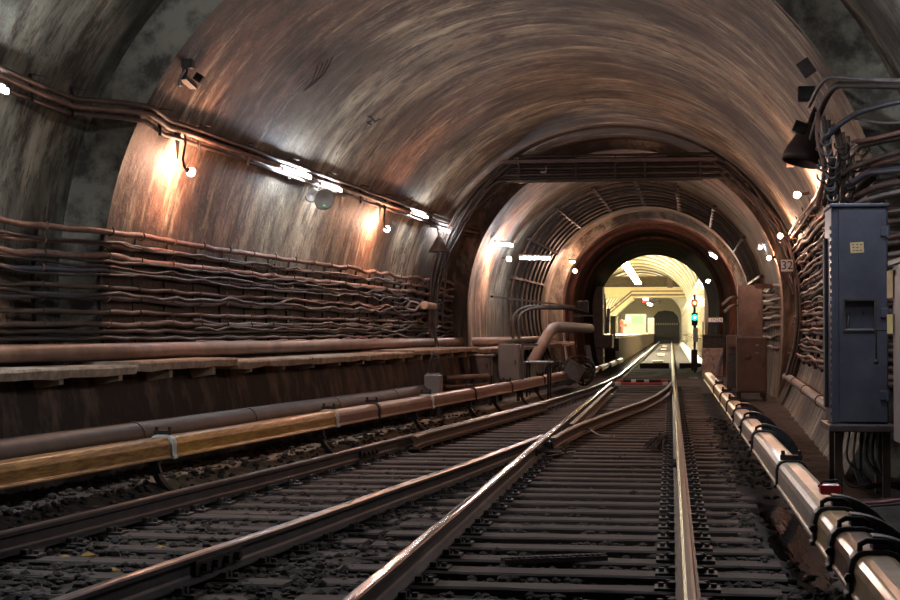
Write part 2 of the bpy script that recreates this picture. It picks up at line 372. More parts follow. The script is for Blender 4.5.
def annulus(y, outer, inner, name, material, label, zb=-.45, thick=.12):
    (c1, R1, z1), (c2, R2, z2) = outer, inner; b = MB(); n = 80; vs = []
    b.uv = []
    for yy in (y, y+thick):
        for (c, Rr, zs) in ((c1, R1, z1), (c2, R2, z2)):
            sq = squash(y+.01); a0 = math.asin(max(-.98, (zb-zs)*sq/Rr))
            for k in range(n+1):
                a = PI-a0+(2*a0-PI)*k/n; sn = Rr*math.sin(a); vs.append((c+Rr*math.cos(a), yy, zs+(sn/sq if sn < 0 else sn))); b.uv.append(((a-PI/2)*Rr, y+(Rr-R2)*.4))
    m = n+1; fs = []
    for k in range(n):
        fs.append((k, k+1, m+k+1, m+k)); fs.append((2*m+k, 3*m+k, 3*m+k+1, 2*m+k+1))
    b.add(vs, fs, 0, False)
    return struct(b.build(name, material), label)
annulus(STEP, (-1.75, 4.2, 1.7), (-1.74, 3.72, 1.7), 'wall_step', 'facing', 'grey concrete end face where the wide ring ends')
annulus(28.0, (-1.05, 3.55, 1.6), (-1.05, 3.47, 1.6), 'wall_step', 'dark_shade', 'dark lip before the cable bundle')
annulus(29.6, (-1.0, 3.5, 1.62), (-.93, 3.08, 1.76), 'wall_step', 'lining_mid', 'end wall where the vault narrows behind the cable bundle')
annulus(44.0, (-.65, 3.0, 1.85), (-.6, 2.57, 2.0), 'wall_portal', 'lining_mid', 'face of the red arch before the station')
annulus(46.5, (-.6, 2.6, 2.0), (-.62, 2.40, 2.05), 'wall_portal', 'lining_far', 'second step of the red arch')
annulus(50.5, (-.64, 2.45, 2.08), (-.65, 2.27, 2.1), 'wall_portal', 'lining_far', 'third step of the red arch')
annulus(60.5, (-2.5, 5.6, 2.0), (-.68, 2.16, 2.17), 'wall_portal', 'station_cream', 'station end wall around the tunnel mouth')

# trackbed
def bed_z(x, y):
    z = -.226 + .03*noise.noise(Vector((x*1.7, y*1.7, 0))) + .022*noise.noise(Vector((x*6, y*6, 3)))
    lx = smoothL(y)
    if y < 15 and x < -1.75: z += .022
    if x < lx-.35: z += min(.13, (lx-.35-x)*.35)
    if x > .42: z += .03*min(1, (x-.42)/.15)+.02*noise.noise(Vector((x*3, y*3, 8)))
    if x > .95: z += min(.12, (x-.95)*.3)
    z -= .115*max(0, 1-((x-.90)/.30)**2)*max(0, 1-((y-11.2)/3.0)**2)
    return z
b = MB(); xs = [-6.2+.1*i for i in range(93)]; ys = [4+.11*i for i in range(0, 380)]; ys += [ys[-1]+.5*i for i in range(1, 32)]
nx = len(xs); vs = [(x, y, bed_z(x, y)) for y in ys for x in xs]
b.add(vs, [(i*nx+k, i*nx+k+1, (i+1)*nx+k+1, (i+1)*nx+k) for i in range(len(ys)-1) for k in range(nx-1)], 0, True)
for i, f in enumerate(b.f):
    p = b.v[f[0]]
    if p.y > 12.5 and p.y < 33 and p.x < smoothL(p.y)-.22 + wob(p.y, 3, .12, 2) and p.x > smoothL(p.y)-1.6: b.m[i] = 1
struct(b.build('floor', ['ballast', 'sand']), 'dark gritty trackbed')

# loose stones
b = MB(); ico = bmesh.new(); bmesh.ops.create_icosphere(ico, subdivisions=1, radius=1); iv = [v.co.copy() for v in ico.verts]; ifc = [[v.index for v in f.verts] for f in ico.faces]; ico.free()
for i in range(11000):
    y = 7.4 + 18*R.random()**1.8; x = R.uniform(-6.0 if y > 12 else -5.3, 1.3)
    if .62 < x < 1.15 and 8.6 < y < 14.2 and R.random() < .9: continue
    r = R.uniform(.014, .042); sx, sy, sz = R.uniform(.7, 1.3), R.uniform(.7, 1.3), R.uniform(.45, .9); a = R.uniform(0, 6.3); ca, sa = math.cos(a), math.sin(a)
    z = bed_z(x, y)+r*.3; vv = []
    for p in iv:
        q = p*R.uniform(.75, 1.15); X, Y_ = q.x*sx*r, q.y*sy*r; vv.append((x+X*ca-Y_*sa, y+X*sa+Y_*ca, z+q.z*sz*r))
    b.add(vv, ifc, 0)
tag(b.build('ballast_stones', 'stone_dark'), 'loose dark ballast stones scattered between all the sleepers', 'ballast', kind='stuff')

# ================================================================== sleepers, each with its tie plates
def plate_mb(cx, cy, z=-.18):
    p = MB(); p.box((cx, cy, z+.009), (.36, .16, .018))
    for s in (-1, 1):
        p.box((cx+s*.085, cy-.035, z+.035), (.04, .05, .03)); p.box((cx+s*.085, cy+.035, z+.03), (.04, .05, .03))
        p.tube([(cx+s*.145, cy, z+.015), (cx+s*.145, cy, z+.04)], .018, 6, smooth=False); p.tube([(cx+s*.105, cy, z+.02), (cx+s*.105, cy, z+.055)], .014, 6, smooth=False)
    return p
PM = plate_mb(0, 0).build('tie_plate', 'rail_side'); plate_me = PM.data; bpy.data.objects.remove(PM)
def sleeper(xa, xb, y, rails, label, group, ang=0.0, worn=0):
    cx = (xa+xb)/2; L = xb-xa
    b = MB(); nseg = 10; ca, sa = math.cos(ang), math.sin(ang)
    wd = .225*R.uniform(.92, 1.04); vs = []; dz = R.uniform(-.006, .006)
    for i in range(nseg+1):
        t = -L/2+L*i/nseg
        for (yy, zz) in ((-wd/2, -.13), (-wd/2, -.012), (-wd/2+.015, 0), (wd/2-.015, 0), (wd/2, -.012), (wd/2, -.13)):
            q = .008*noise.noise(Vector((t*4+y, yy*20, y*3.1)))
            vs.append((t*ca-(yy+q)*sa, t*sa+(yy+q)*ca, zz+(q*.5+dz if zz > -.05 else 0)))
    fs = [(i*6+k, i*6+k+1, (i+1)*6+k+1, (i+1)*6+k) for i in range(nseg) for k in range(5)] + [(0, 5, 4, 3, 2, 1), tuple(nseg*6+k for k in range(6))]
    b.add(vs, [f[::-1] for f in fs])
    o = b.build('sleeper', 'sleeper_wood'); o.location = (cx, y, -.18); ROOT[o] = Vector((cx, y, -.18))
    tag(o, label, 'sleeper', group)
    for rx in rails:
        p = bpy.data.objects.new('tie_plate', plate_me); COL.objects.link(p); p.parent = o; p.location = (rx-cx, 0, .18+.001)
        p.location.y = (rx-cx)*math.tan(ang)
    return o
SP = .525; i = 0; y = 7.915
rows = []
while y < 59.5: rows.append(y); y += SP
rx_near = [q for q in rows if q < 11.3]; longs = [q for q in rows if 11.3 <= q < 38.5]; fars = [q for q in rows if q >= 38.5]
for k, y in enumerate(rx_near): sleeper(-2.0, .62+R.uniform(-.05, .06), y, (LXX, RX), f'dark wooden sleeper under the right track, {nth(k+1)} counting up from the photo\'s bottom edge', 'short sleepers of the right track')
ly = 7.35; k = 0
while ly < 11.3:
    lx = smoothL(ly); a = math.atan(-(smoothL(ly+.5)-smoothL(ly-.5)))
    sleeper(lx-.5, min(lx+2.05, -2.06), ly, (lx, lx+1.585), f'dark wooden sleeper under the left track, {nth(k+1)} up from the lower left corner', 'short sleepers of the left track', a*.55)
    ly += .56; k += 1
for k, y in enumerate(longs):
    lx = smoothL(y); rr = [lx, LXX, RX]
    if y < 17.2: rr.append(lx+1.585)
    sleeper(lx-.55, .64+R.uniform(-.06, .08), y, [q for q in rr], f'long dark switch timber reaching under both tracks, {nth(k+1)} counting up from the near end', 'long timbers of the turnout')
for k, y in enumerate(fars): sleeper(-2.05, .75, y, (), f'far dark sleeper between switch rods and station pit, {nth(k+1)} beyond the red rods', 'sleepers beyond the switch rods')

# ================================================================== rails
PROF = [(-.066, -.152), (.066, -.152), (.066, -.142), (.016, -.126), (.008, -.11), (.008, -.052), (.034, -.036), (.035, -.012), (.028, -.002), (.012, 0), (-.012, 0), (-.028, -.002), (-.035, -.012), (-.034, -.036), (-.008, -.052), (-.008, -.11), (-.016, -.126), (-.066, -.142)]
def rail_thing(name, pts, top, label, mis_top=(7, 8, 9, 10, 11), parts=True, group=None, side='rail_side', mixtop=None):
    mats = [side, top]+([mixtop[0]] if mixtop else [])
    mis = [0]*18
    for k in mis_top: mis[k] = 1
    if mixtop:
        for k in mixtop[1]: mis[k] = 2
    b = MB(); b.sweep(pts, PROF, mis); return tag(b.build(name, mats), label, 'rail', group)
def yy(a, b_, d):
    q = []; t = a
    while t < b_: q.append(t); t += d
    return q+[b_]
straight = lambda x, a, b_: [(x, y, 0) for y in yy(a, b_, 2.0)]
rR = rail_thing('running_rail', straight(RX, 4.5, 205), 'rail_top_warm', 'straight right-hand running rail with thin gleaming line, running on into the station', (10, 11), mixtop=('rail_top_brown', (7, 8, 9)))
rP = rail_thing('running_rail', straight(LXX, 4.5, 36.0)+[(LXX+.01, 38, 0)], 'rail_top', 'brightly polished straight rail running through the middle of the crossing')
pl = [(smoothL(y), y, 0) for y in yy(4.5, 45, .7)]+[(LXX, y, 0) for y in yy(46, 205, 3)]
rL = rail_thing('running_rail', pl, 'rail_top_dull', 'curving outer rail of the left track beside the yellow contact rail cover')
pr = [(smoothL(y)+1.585, y, 0) for y in yy(4.5, 18.2, .7)]
rD = rail_thing('running_rail', pr, 'rail_top_dull', 'dull inner rail of the left track ending at the crossing')
cl = [(-1.385, 17.75), (-1.36, 18.6), (-1.33, 19.2), (-1.24, 20.5), (-1.02, 22.8), (-.76, 25.2), (-.506, 27.4), (-.28, 30.4), (-.12, 33.5), (-.035, 36.0), (.0, 38.2)]
clp = []
for (x0, y0), (x1, y1) in zip(cl, cl[1:]): clp += [(lerp(x0, x1, t/4), lerp(y0, y1, t/4), 0) for t in range(4)]
clp.append((cl[-1][0], cl[-1][1], 0))
rC = rail_thing('closure_rail', clp, 'rail_top_brown', 'curved brown closure rail sweeping from the crossing to the right rail', side='rail_web_rust')
ck = [(smoothL(y)+.125, y, .01) for y in yy(17.6, 26.5, .6)]; ck[0] = (ck[0][0]+.05, *ck[0][1:]); ck[-1] = (ck[-1][0]+.05, *ck[-1][1:])
rail_thing('check_rail', ck, 'rail_top_brown', 'short brown check rail inside the left curving rail', side='rail_web_rust')
ck = [(RX-.13, y, .005) for y in yy(15.5, 24.5, .6)]; ck[0] = (ck[0][0]-.05, *ck[0][1:]); ck[-1] = (ck[-1][0]-.05, *ck[-1][1:])
ck = [(LXX+.15, y, 0) for y in yy(20.5, 34, 1.5)]
rail_thing('check_rail', ck, 'rail_top_brown', 'brown inner rail beside the polished rail beyond the crossing', side='rail_web_rust')
def fishplate(rail, x, y, dx, side, ang=0):
    p = MB(); M = Matrix.Rotation(ang, 3, 'Z')
    p.box((x+side*.022*math.cos(ang), y, -.08), (.028, .62, .085), M)
    f = p.build('fishplate', 'iron', rail, .004)
    for k in range(4):
        d = (k-1.5)*.15; c = Vector((x, y, -.08)) + M @ Vector((side*.036, d, 0)); q = MB(); q.tube([c, c+M @ Vector((side*.035, 0, 0))], .026, 6, smooth=False); q.build('bolt', 'iron', f)
def slope(xf, y): return -math.atan((xf(y+.4)-xf(y-.4))/.8)
Yj = solveY(214, lambda q: smoothL(q)+1.585); fishplate(rD, smoothL(Yj)+1.585, Yj, 0, 1, slope(smoothL, Yj))
fishplate(rL, smoothL(16.3), 16.3, 0, 1, slope(smoothL, 16.3)); fishplate(rL, smoothL(8.35), 8.35, 0, 1, slope(smoothL, 8.35))
fishplate(rP, LXX, 16.9, 0, 1); fishplate(rR, RX, 15.4, 0, -1)
# frog casting and wing block under the crossing
t = thing('crossing_frog', (-1.5, 18, -.18), 'heavy dark frog block where the polished rail meets the curved rails', 'crossing')
b = MB(); b.box((-1.47, 18.0, -.145), (.42, 1.5, .03)); b.build('base_plate', 'iron', t)
b = MB(); b.add([(-1.6, 17.2, -.03), (-1.53, 17.2, -.03), (-1.42, 18.7, -.03), (-1.40, 18.7, -.15), (-1.62, 17.2, -.15)], [(0, 1, 2), (1, 4, 3, 2), (0, 4, 1)])
for k in range(5): b.box((-1.44, 17.8+.28*k, -.09), (.06, .09, .09))
b.build('filler_block', 'iron_grey', t)
# bent bar handles near the crossing
b = MB(); b.tube([atz(586, 428, -.1), atz(599, 435, -.1), atz(613, 437, -.1), atz(614, 436, -.1)], .012, 6)
tag(b.build('iron_hook', 'cable_grey'), 'pale bent iron hook lying on timbers right of the crossing', 'hook')
b = MB(); b.tube([atz(560, 447, -.04), atz(563, 450, -.1), atz(567, 454, -.15), atz(571, 456, -.15)], .012, 6)
tag(b.build('iron_hook', 'cable_grey'), 'small curved iron hook hanging below the crossing nose', 'hook')
b = MB(); b.tube([atz(547, 456.5, -.155), atz(575, 451.5, -.155)], .014, 6)
tag(b.build('iron_bar', 'iron_grey'), 'straight iron bar lying below the crossing', 'bar')
# switch rods
t = thing('switch_rod', (-.7, 37.6, -.05), 'red painted stretcher rod joining the two switch blades', 'rod')
b = MB(); b.tube([(-1.42, 37.3, -.02), (-.08, 37.3, -.02)], .03, 8); b.build('rod', 'red_rod', t)
b = MB(); b.box((-1.3, 37.3, -.02), (.14, .1, .08)); b.box((-.14, 37.3, -.02), (.14, .1, .08)); b.build('clevis', 'clamp_white', t, .01)
t = thing('switch_rod', (-.7, 38.6, -.05), 'dark second stretcher rod with white bands just beyond the red one', 'rod')
b = MB(); b.tube([(-1.42, 38.6, 0), (-.02, 38.6, 0)], .035, 8); b.build('rod', 'iron', t)
for x in (-.95, -.62): b = MB(); b.tube([(x-.06, 38.6, 0), (x+.06, 38.6, 0)], .042, 8); b.build('white_band', 'sign_white', t)
for x in (-1.3, -.17): b = MB(); b.tube([(x-.09, 38.6, 0), (x+.09, 38.6, 0)], .04, 8); b.build('red_band', 'red_rod', t)
# grooved board, mop-like clump, stones
t = thing('grooved_board', atz(553, 559, -.17), 'grooved wooden board lying flat between the rails near the viewer', 'board')
p0, p1 = atz(503, 561, -.165), atz(605, 557, -.165)
b = MB(); b.bar(p0, p1, .1, .03); bd = b.build('board', 'sleeper_wood', t)
b = MB()
for k in range(18):
    q = p0.lerp(p1, (k+.5)/18); b.box(q+Vector((0, 0, .018)), (.018, .09, .012), Matrix.Rotation(-.5, 3, 'Z'))
b.build('ridges', 'sleeper_wood', t)
b = MB(); cc = atz(664, 443, -.1)
for k in range(60):
    a = R.uniform(0, 6.3); d = R.uniform(.1, .38); p = cc+Vector((R.uniform(-.06, .06), R.uniform(-.06, .06), R.uniform(.0, .12)))
    q = cc+Vector((-abs(math.cos(a))*d*.8, math.sin(a)*d*1.5, -.08+.03*R.random())); b.tube([p, p.lerp(q, .5)+Vector((0, 0, .05)), q], [.012, .009, .004], 5)
tag(b.build('rope_clump', 'cable_dark'), 'dark frayed rope clump heaped against the right rail', 'rope')
OCH = [(48, 498, 'beside the outer left rail'), (50, 505, 'just below the lone ochre stone beside the outer left rail'), (20, 542, 'at the lower left edge inside the left track'), (64, 559, 'left of the paired ochre stones in left track'), (88, 557, 'biggest, among sleepers of the left track'), (113, 572, 'nearest the dull inner rail'), (160, 550, 'on a sleeper beside the dull rail'), (171, 513, 'squarish, by a tie plate of the outer rail')]
for px, py, s in OCH:
    p = atz(px, py, -.2); b = MB(); vv = [p+Vector((q.x*.05*R.uniform(.7, 1.2), q.y*.05*R.uniform(.7, 1.2), q.z*.035*R.uniform(.7, 1.2))) for q in iv]; b.add(vv, ifc)
    tag(b.build('ochre_stone', 'stone_ochre'), ('small ochre stone '+s), 'stone', 'ochre stones by the left track')
# puddle
b = MB(); b.add([(.62, 8.2, -.256), (1.2, 8.2, -.256), (1.2, 14.2, -.256), (.62, 14.2, -.256)], [(0, 1, 2, 3)])
pd = b.build('puddle', 'water'); tag(pd, 'dark puddle reflecting the lamps beside the right contact rail', 'puddle')

# ================================================================== contact rails with covers
CPROF = [(-.112, -.02), (-.112, .0), (-.1, .005), (-.1, .10), (-.092, .132), (-.072, .155), (-.04, .165), (.04, .165), (.072, .155), (.092, .132), (.1, .10), (.1, .005), (.112, 0), (.112, -.02), (.085, -.02), (.085, .09), (.06, .13), (-.06, .13), (-.085, .09), (-.085, -.02)]
def cover(xf, ya, yb, z, material, label, group, wide=1.0):
    b = MB(); pts = [(xf(q), q, z) for q in yy(ya, yb, .6)]
    b.sweep(pts, [(a*wide, c) for a, c in CPROF], smooth=False); o = b.build('rail_cover', material, bevel=.006, origin=pts[0]); return tag(o, label, 'rail cover', group)
def collar(xf, y, z, material, label, wide=1.0, side=-1, foot=True):
    t = thing('cover_clamp', (xf(y), y, z), label, 'clamp', 'clamps of the contact rails')
    b = MB(); pr = [(a*1.16*wide, c*1.12-.005) for a, c in CPROF]; b.sweep([(xf(y-.04), y-.04, z), (xf(y+.04), y+.04, z)], pr); b.build('band', material, t, .005)
    b = MB(); b.box((xf(y), y, z+.20), (.16*wide, .05, .035)); b.tube([(xf(y)-.06, y, z+.18), (xf(y)-.06, y, z+.25)], .016, 6); b.tube([(xf(y)+.06, y, z+.18), (xf(y)+.06, y, z+.25)], .016, 6); b.build('bolt_bar', 'iron', t)
    return t
def gooseneck(xf, y, z, label, s, r=.26):
    """curved iron foot that carries the rail: from the cover down and round to the trackbed"""
    b = MB(); n = 9; x0 = xf(y); vs = []
    for k in range(n+1):
        a = PI/2*k/n; cx = x0 + s*(.02+r*(1-math.cos(a))); cz = z-.02-(z+.215)*math.sin(a)
        vs.append((cx, y, cz))
    for p, q in zip(vs, vs[1:]): b.bar(p, q, .09, .05)
    return tag(b.build('rail_bracket', 'iron', origin=(x0, y, -.25)), label, 'bracket', 'curved feet of the contact rails')
CL = lambda q: smoothL(q)-.72
zL = .165
Yc = [6.0]+[solveY(p, CL) for p in (163, 329, 372, 426, 470, 507, 540, 566)]
mats_ = ['cover_gold', 'cover_yellow', 'cover_brown', 'cover_brown', 'cover_brown', 'cover_brown', 'cover_brown', 'cover_brown']
lab_ = ['golden wood-grain contact rail cover at the left edge', 'golden wood-grain contact rail cover between the two white-faced clamps', 'brown contact rail cover just beyond the golden ones', 'brown contact rail cover before the cream-faced clamp', 'brown contact rail cover beyond the cream-faced clamp',
        'brown contact rail cover in front of the grey transformer boxes', 'short brown contact rail cover below the grey cabinet', 'reddish last contact rail cover of the left row']
for k in range(8): cover(CL, Yc[k]+.05, Yc[k+1]-.05, zL, mats_[k], lab_[k], 'contact rail covers along the left track')
cn = ['white-faced clamp at the end of the golden cover at left', 'white-faced clamp where golden and brown covers meet', 'thin dark joint band on the brown covers', 'cream-faced clamp on the brown contact rail cover', 'dark clamp before the grey transformer boxes', 'dark clamp left of the grey cabinet', 'dark clamp below the grey cabinet', 'clamp at the far end of the left covers']
for k in range(8): collar(CL, Yc[k+1], zL, 'clamp_white' if k in (0, 1, 3) else 'iron', cn[k])
tag(MB().sweep([(CL(q), q, zL+.09) for q in yy(6, Yc[-1]+1.2, .8)], [(a*.75, c*.75) for a, c in PROF]).build('contact_rail', 'rail_web_rust'), 'rusty contact rail under the covers along the left track', 'rail')
for k, (px, s) in enumerate([(152, 'below the first white-faced clamp'), (318, 'below the second white-faced clamp'), (412, 'left of the cream-faced clamp'), (467, 'before the transformer boxes'), (492, 'left of the grey cabinet'), (519, 'below the grey cabinet'), (535, 'last of the left row')]):
    gooseneck(CL, solveY(px, CL), zL, 'curved iron foot of the left contact rail '+s, 1, .44)
CR = lambda q: XR
XR = .88
zR = .12
YR = [5.2, 6.75, 7.55, 8.4, 11.4, 14.8, 17.1, 19.2, 21.6, 24.4, 28.2, 36.5]
rm = ['cover_tan', 'cover_brown', 'cover_tan', 'cover_pale', 'cover_pale', 'cover_pale', 'cover_pale', 'cover_tan', 'cover_tan', 'cover_tan', 'cover_tan']
rl = ['glossy tan contact rail cover in the lower right corner', 'brown square-edged contact rail piece between two horseshoe clamps', 'short glossy tan cover before the red box', 'long pale metal contact rail cover beside the puddle', 'pale metal contact rail cover leading up to the farther horseshoe clamps', 'short pale cover between first and middle of the farther horseshoe clamps', 'short pale cover between middle and last of the farther horseshoe clamps', 'warm tan cover left of the wide dark box', 'small tan cover piece beyond the relay box foot', 'smaller tan cover piece near the scratched panel', 'last tan cover of the right row beside the scratched panel']
for k in range(11): cover(CR, YR[k]+.02, YR[k+1]-.02, zR, rm[k], rl[k], 'contact rail covers along the right track')
tag(MB().sweep([(XR, q, zR+.09) for q in yy(4.6, 37, 2)], [(a*.75, c*.75) for a, c in PROF]).build('contact_rail', 'rail_web_rust'), 'contact rail under the covers along the right track', 'rail')
def horseshoe(y, label, material='iron_grey'):
    t = thing('horseshoe_clamp', (XR, y, -.2), label, 'clamp', 'horseshoe clamps of the right contact rail')
    b = MB(); pr = [(a*1.22, c*1.16-.006) for a, c in CPROF]; b.sweep([(XR, y-.05, zR), (XR, y+.05, zR)], pr); b.build('collar', material, t, .006)
    # the thick curved arm reaching over to the wall side and down
    b = MB(); n = 12; vs = []
    for k in range(n+1):
        a = PI/2*k/n; sn, cs = math.sin(a), math.cos(a)
        for rr in (0, .09):
            for dy in (.02, .12): vs.append((XR-.015+(.30+rr)*sn, y+dy-.03, -.09+(.365+rr)*cs))
    b.add(vs, [(i*4+p_, i*4+q_, (i+1)*4+q_, (i+1)*4+p_) for i in range(n) for p_, q_ in ((0, 1), (1, 3), (3, 2), (2, 0))]+[(0, 2, 3, 1), (n*4, n*4+1, n*4+3, n*4+2)])
    b.box((XR+.33, y+.04, -.17), (.09, .1, .17))
    b.build('arm', material, t, .006)
    b = MB(); hx = XR
    b.tube([(hx-.07, y-.01, zR+.17), (hx-.07, y-.01, zR+.205), (hx-.04, y-.01, zR+.222), (hx+.04, y-.01, zR+.222), (hx+.07, y-.01, zR+.205), (hx+.07, y-.01, zR+.17)], .014, 6); b.build('staple', 'iron', t)
    for s in (-1, 1): b = MB(); b.tube([(hx+s*.125, y-.06, zR+.07), (hx+s*.125, y-.10, zR+.07)], .022, 6, smooth=False); b.build('bolt', 'iron', t)
    return t
for y, s in [(6.75, 'nearest the lower right corner'), (7.55, 'second from the lower right corner'), (8.4, 'beside the red box'), (14.8, 'first of the farther three'), (17.1, 'middle one of the farther three'), (19.2, 'last of the farther three')]:
    horseshoe(y, 'dark iron horseshoe clamp on right contact rail '+s)
for y, s in [(11.4, 'beyond the puddle'), (21.6, 'left of the wide dark box'), (24.4, 'beyond the wide dark box foot'), (28.2, 'near the scratched panel')]: collar(CR, y, zR, 'iron', 'thin dark joint band on right contact rail '+s)
# red box, pink cable, iron bars at right
t = thing('red_box', at(829, 491, 8.9), 'glossy red junction box behind the horseshoe clamp', 'junction box')
p = at(830, 489, 8.95); b = MB(); b.box(p, (.12, .10, .06)); b.build('box', 'red_paint', t, .014)
b = MB(); b.tube([p+Vector((-.065, 0, .01)), p+Vector((-.04, 0, .045)), p+Vector((.04, 0, .05)), p+Vector((.07, 0, .02))], .008, 6); b.build('handle', 'iron', t)
b = MB(); b.tube([at(838, 503, 8.6), at(852, 504, 8.7), at(880, 502.5, 8.6), at(915, 498, 8.4)], .010, 8); tag(b.build('power_cable', 'cable_pink'), 'pink cable running from the red box to the right edge', 'cable')
b = MB(); b.tube([at(838, 507, 8.7), at(860, 507, 8.8), at(915, 503, 8.5)], .007, 8); tag(b.build('power_cable', 'cable_blue'), 'thin bluish cable just below the pink cable', 'cable')
b = MB(); b.box((1.45, 8.6, -.02), (.7, .12, .09)); b.box((1.18, 8.6, -.16), (.1, .1, .24)); b.box((1.62, 8.6, -.16), (.1, .1, .24))
tag(b.build('iron_beam', 'iron', bevel=.008), 'black iron beam lying below the blue cabinet stand', 'beam')

# ================================================================== left wall: walkway, pipes, cables
ZD = .955
def deck_edge(q): return smoothL(q)-1.28
t = thing('walkway_deck', (-4.9, 12, ZD), 'worn concrete walkway shelf along the left wall above the dark foundation', 'walkway')
dy = 6.2; k = 0
while dy < 43.5:
    L = 2.4; ye = min(dy+L, 43.8); b = MB(); n = 8; vs = []
    dz = R.uniform(-.02, .02)
    for i in range(n+1):
        q = lerp(dy+.015, ye-.015, i/n); xe = deck_edge(q)+.025*noise.noise(Vector((q*3, 1, 1))); xw = wall_x(q, 1.0, -1, -.03)
        zz = ZD+dz+.012*noise.noise(Vector((q*2, 5, 1))); th = .085+.03*noise.noise(Vector((q*5, 9, 3)))
        vs += [(xw, q, zz-th), (xe, q, zz-th), (xe+.012, q, zz-.02), (xe, q, zz), (xw, q, zz)]
    b.add(vs, [(i*5+a, (i+1)*5+a, (i+1)*5+(a+1) % 5, i*5+(a+1) % 5) for i in range(n) for a in range(5)]+[(0, 1, 2, 3, 4), tuple(n*5+a for a in (4, 3, 2, 1, 0))])
    b.build('slab', 'deck_concrete', t); dy += L
q = 6.85
while q < 31:
    b = MB(); xe = deck_edge(q)-.04; xw = xe-.3; b.add([(xe, q-.05, ZD-.07), (xe, q+.05, ZD-.07), (xe, q-.05, ZD-.15), (xe, q+.05, ZD-.15), (xw, q-.05, ZD-.07), (xw, q+.05, ZD-.07), (xw, q-.05, ZD-.2), (xw, q+.05, ZD-.2)], [(0, 1, 5, 4), (2, 6, 7, 3), (0, 4, 6, 2), (1, 3, 7, 5), (0, 2, 3, 1), (4, 5, 7, 6)])
    b.build('corbel', 'deck_concrete', t); q += 1.05
b = MB(); fy = yy(5, 30, .5); vs = []
for q in fy: vs += [(smoothL(q)-1.40, q, -.3), (smoothL(q)-1.44+.02*noise.noise(Vector((q*2, 0, 0))), q, .3), (smoothL(q)-1.56+.03*noise.noise(Vector((q*2, 4, 0))), q, ZD-.08), (wall_x(q, ZD-.1, -1, -.05), q, ZD-.08)]
b.add(vs, [(i*4+k, i*4+k+1, (i+1)*4+k+1, (i+1)*4+k) for i in range(len(fy)-1) for k in range(3)]); struct(b.build('wall_foundation', 'foundation'), 'dark foundation wall below the walkway')
# pipe on the deck, pipe at the wall foot
pp = lambda q: wall_x(q, 1.06, -1, .13)
tag(MB().tube([(pp(q), q, 1.062) for q in yy(6, 43.6, .7)], .082, 14).build('water_pipe', 'pipe'), 'thick brown pipe lying along the left walkway below the cables', 'pipe')
t = thing('drain_pipe', (-5.1, 11, .2), 'dark thick pipe along the foot of the left wall', 'pipe')
dp = lambda q: smoothL(q)-1.22
MB().tube([(dp(q), q, .29) for q in yy(5, 23.5, .7)], .135, 16).build('pipe', 'pipe_dark', t)
for q in (13.2, 15.9, 18.8, 21.5): MB().tube([(dp(q-.03), q-.03, .29), (dp(q+.03), q+.03, .29)], .142, 16).build('joint', 'pipe_dark', t)
# cables on the left wall
CZ = [2.22, 2.09, 1.975, 1.84, 1.69, 1.585, 1.445, 1.335, 1.265, 1.19]
CRAD = [.03, .024, .034, .027, .024, .034, .024, .028, .022, .02]
CM = ['cable_rust', 'cable_rust', 'cable_rust', 'cable_blue', 'cable', 'cable_blue', 'cable', 'cable', 'cable_dark', 'cable_dark']
def left_cable(z0, r, m, seed, ya=6.0, yb=29.3, amp=1.0, label='', off=.09, drop=0):
    pts = []
    for q in yy(ya, yb, .22):
        s = 1.0 if q < 21 else 1+min(1.3, (q-21)*.25)
        z = z0 + wob(q, seed, .016*amp*s, .9)+wob(q, seed+40, .012*amp*s, 2.6) + drop*(q-ya)/(yb-ya) - .03*abs(math.sin(PI*(q-11.3)/.82))*.35
        pts.append((wall_x(q, z, -1, off+.02*noise.noise(Vector((q, seed, 0)))), q, z))
    e = Vector(pts[-1]); pts.append(tuple(e+Vector((-.1, .25, R.uniform(-.15, .1)))))
    return tag(MB().tube(pts, r, 9).build('wall_cable', m), label, 'cable', 'cables along the left wall')
for k in range(10):
    left_cable(CZ[k], CRAD[k], CM[k], k+1, label=f'long {"bluish" if "blue" in CM[k] else "rusty brown" if "rust" in CM[k] else "dark"} cable on the left wall racks, {nth(k+1)} from the top row')
for k in range(14):
    z = R.choice(CZ)+R.uniform(-.05, .05); left_cable(z, R.uniform(.012, .02), R.choice(['cable_dark', 'cable', 'cable_dark', 'cable_rust']), 60+k, ya=R.choice([11, 12, 16, 19, 21]), yb=R.uniform(25, 29.4), amp=1.7, off=R.uniform(.03, .13), label='thin slack cable woven between the thick cables of the left wall')
# racks
q = 11.3-.82*6; k = 0
while q < 29:
    xw = wall_x(q, 1.7, -1, 0)
    lb = f'vertical iron cable rack with hooks on left wall, {nth(k-6)} in from the left edge' if k > 6 else 'cable rack with iron hooks on the left wall, outside the left edge of the photo'
    t = thing('cable_rack', (xw, q, 1.1), lb, 'cable rack', 'cable racks along the left wall'); b = MB()
    zz = [1.12+.18*i for i in range(7)]; st = [(wall_x(q, z, -1, .02), q, z) for z in zz]
    for a, c in zip(st, st[1:]): b.bar(a, c, .04, .012)
    b.build('upright', 'iron', t)
    for z, r in list(zip(CZ, CRAD))[:8]:
        x = wall_x(q, z, -1, .09); b = MB(); rr = r+.012
        b.tube([(wall_x(q, z, -1, .01), q, z-.035)]+[(x+rr*math.cos(a), q, z+rr*math.sin(a)) for a in [-PI*.75+PI*1.05*j/6 for j in range(7)]], .007, 5); b.build('hook', 'cable_rust' if R.random() < .4 else 'iron', t)
    q += .82; k += 1
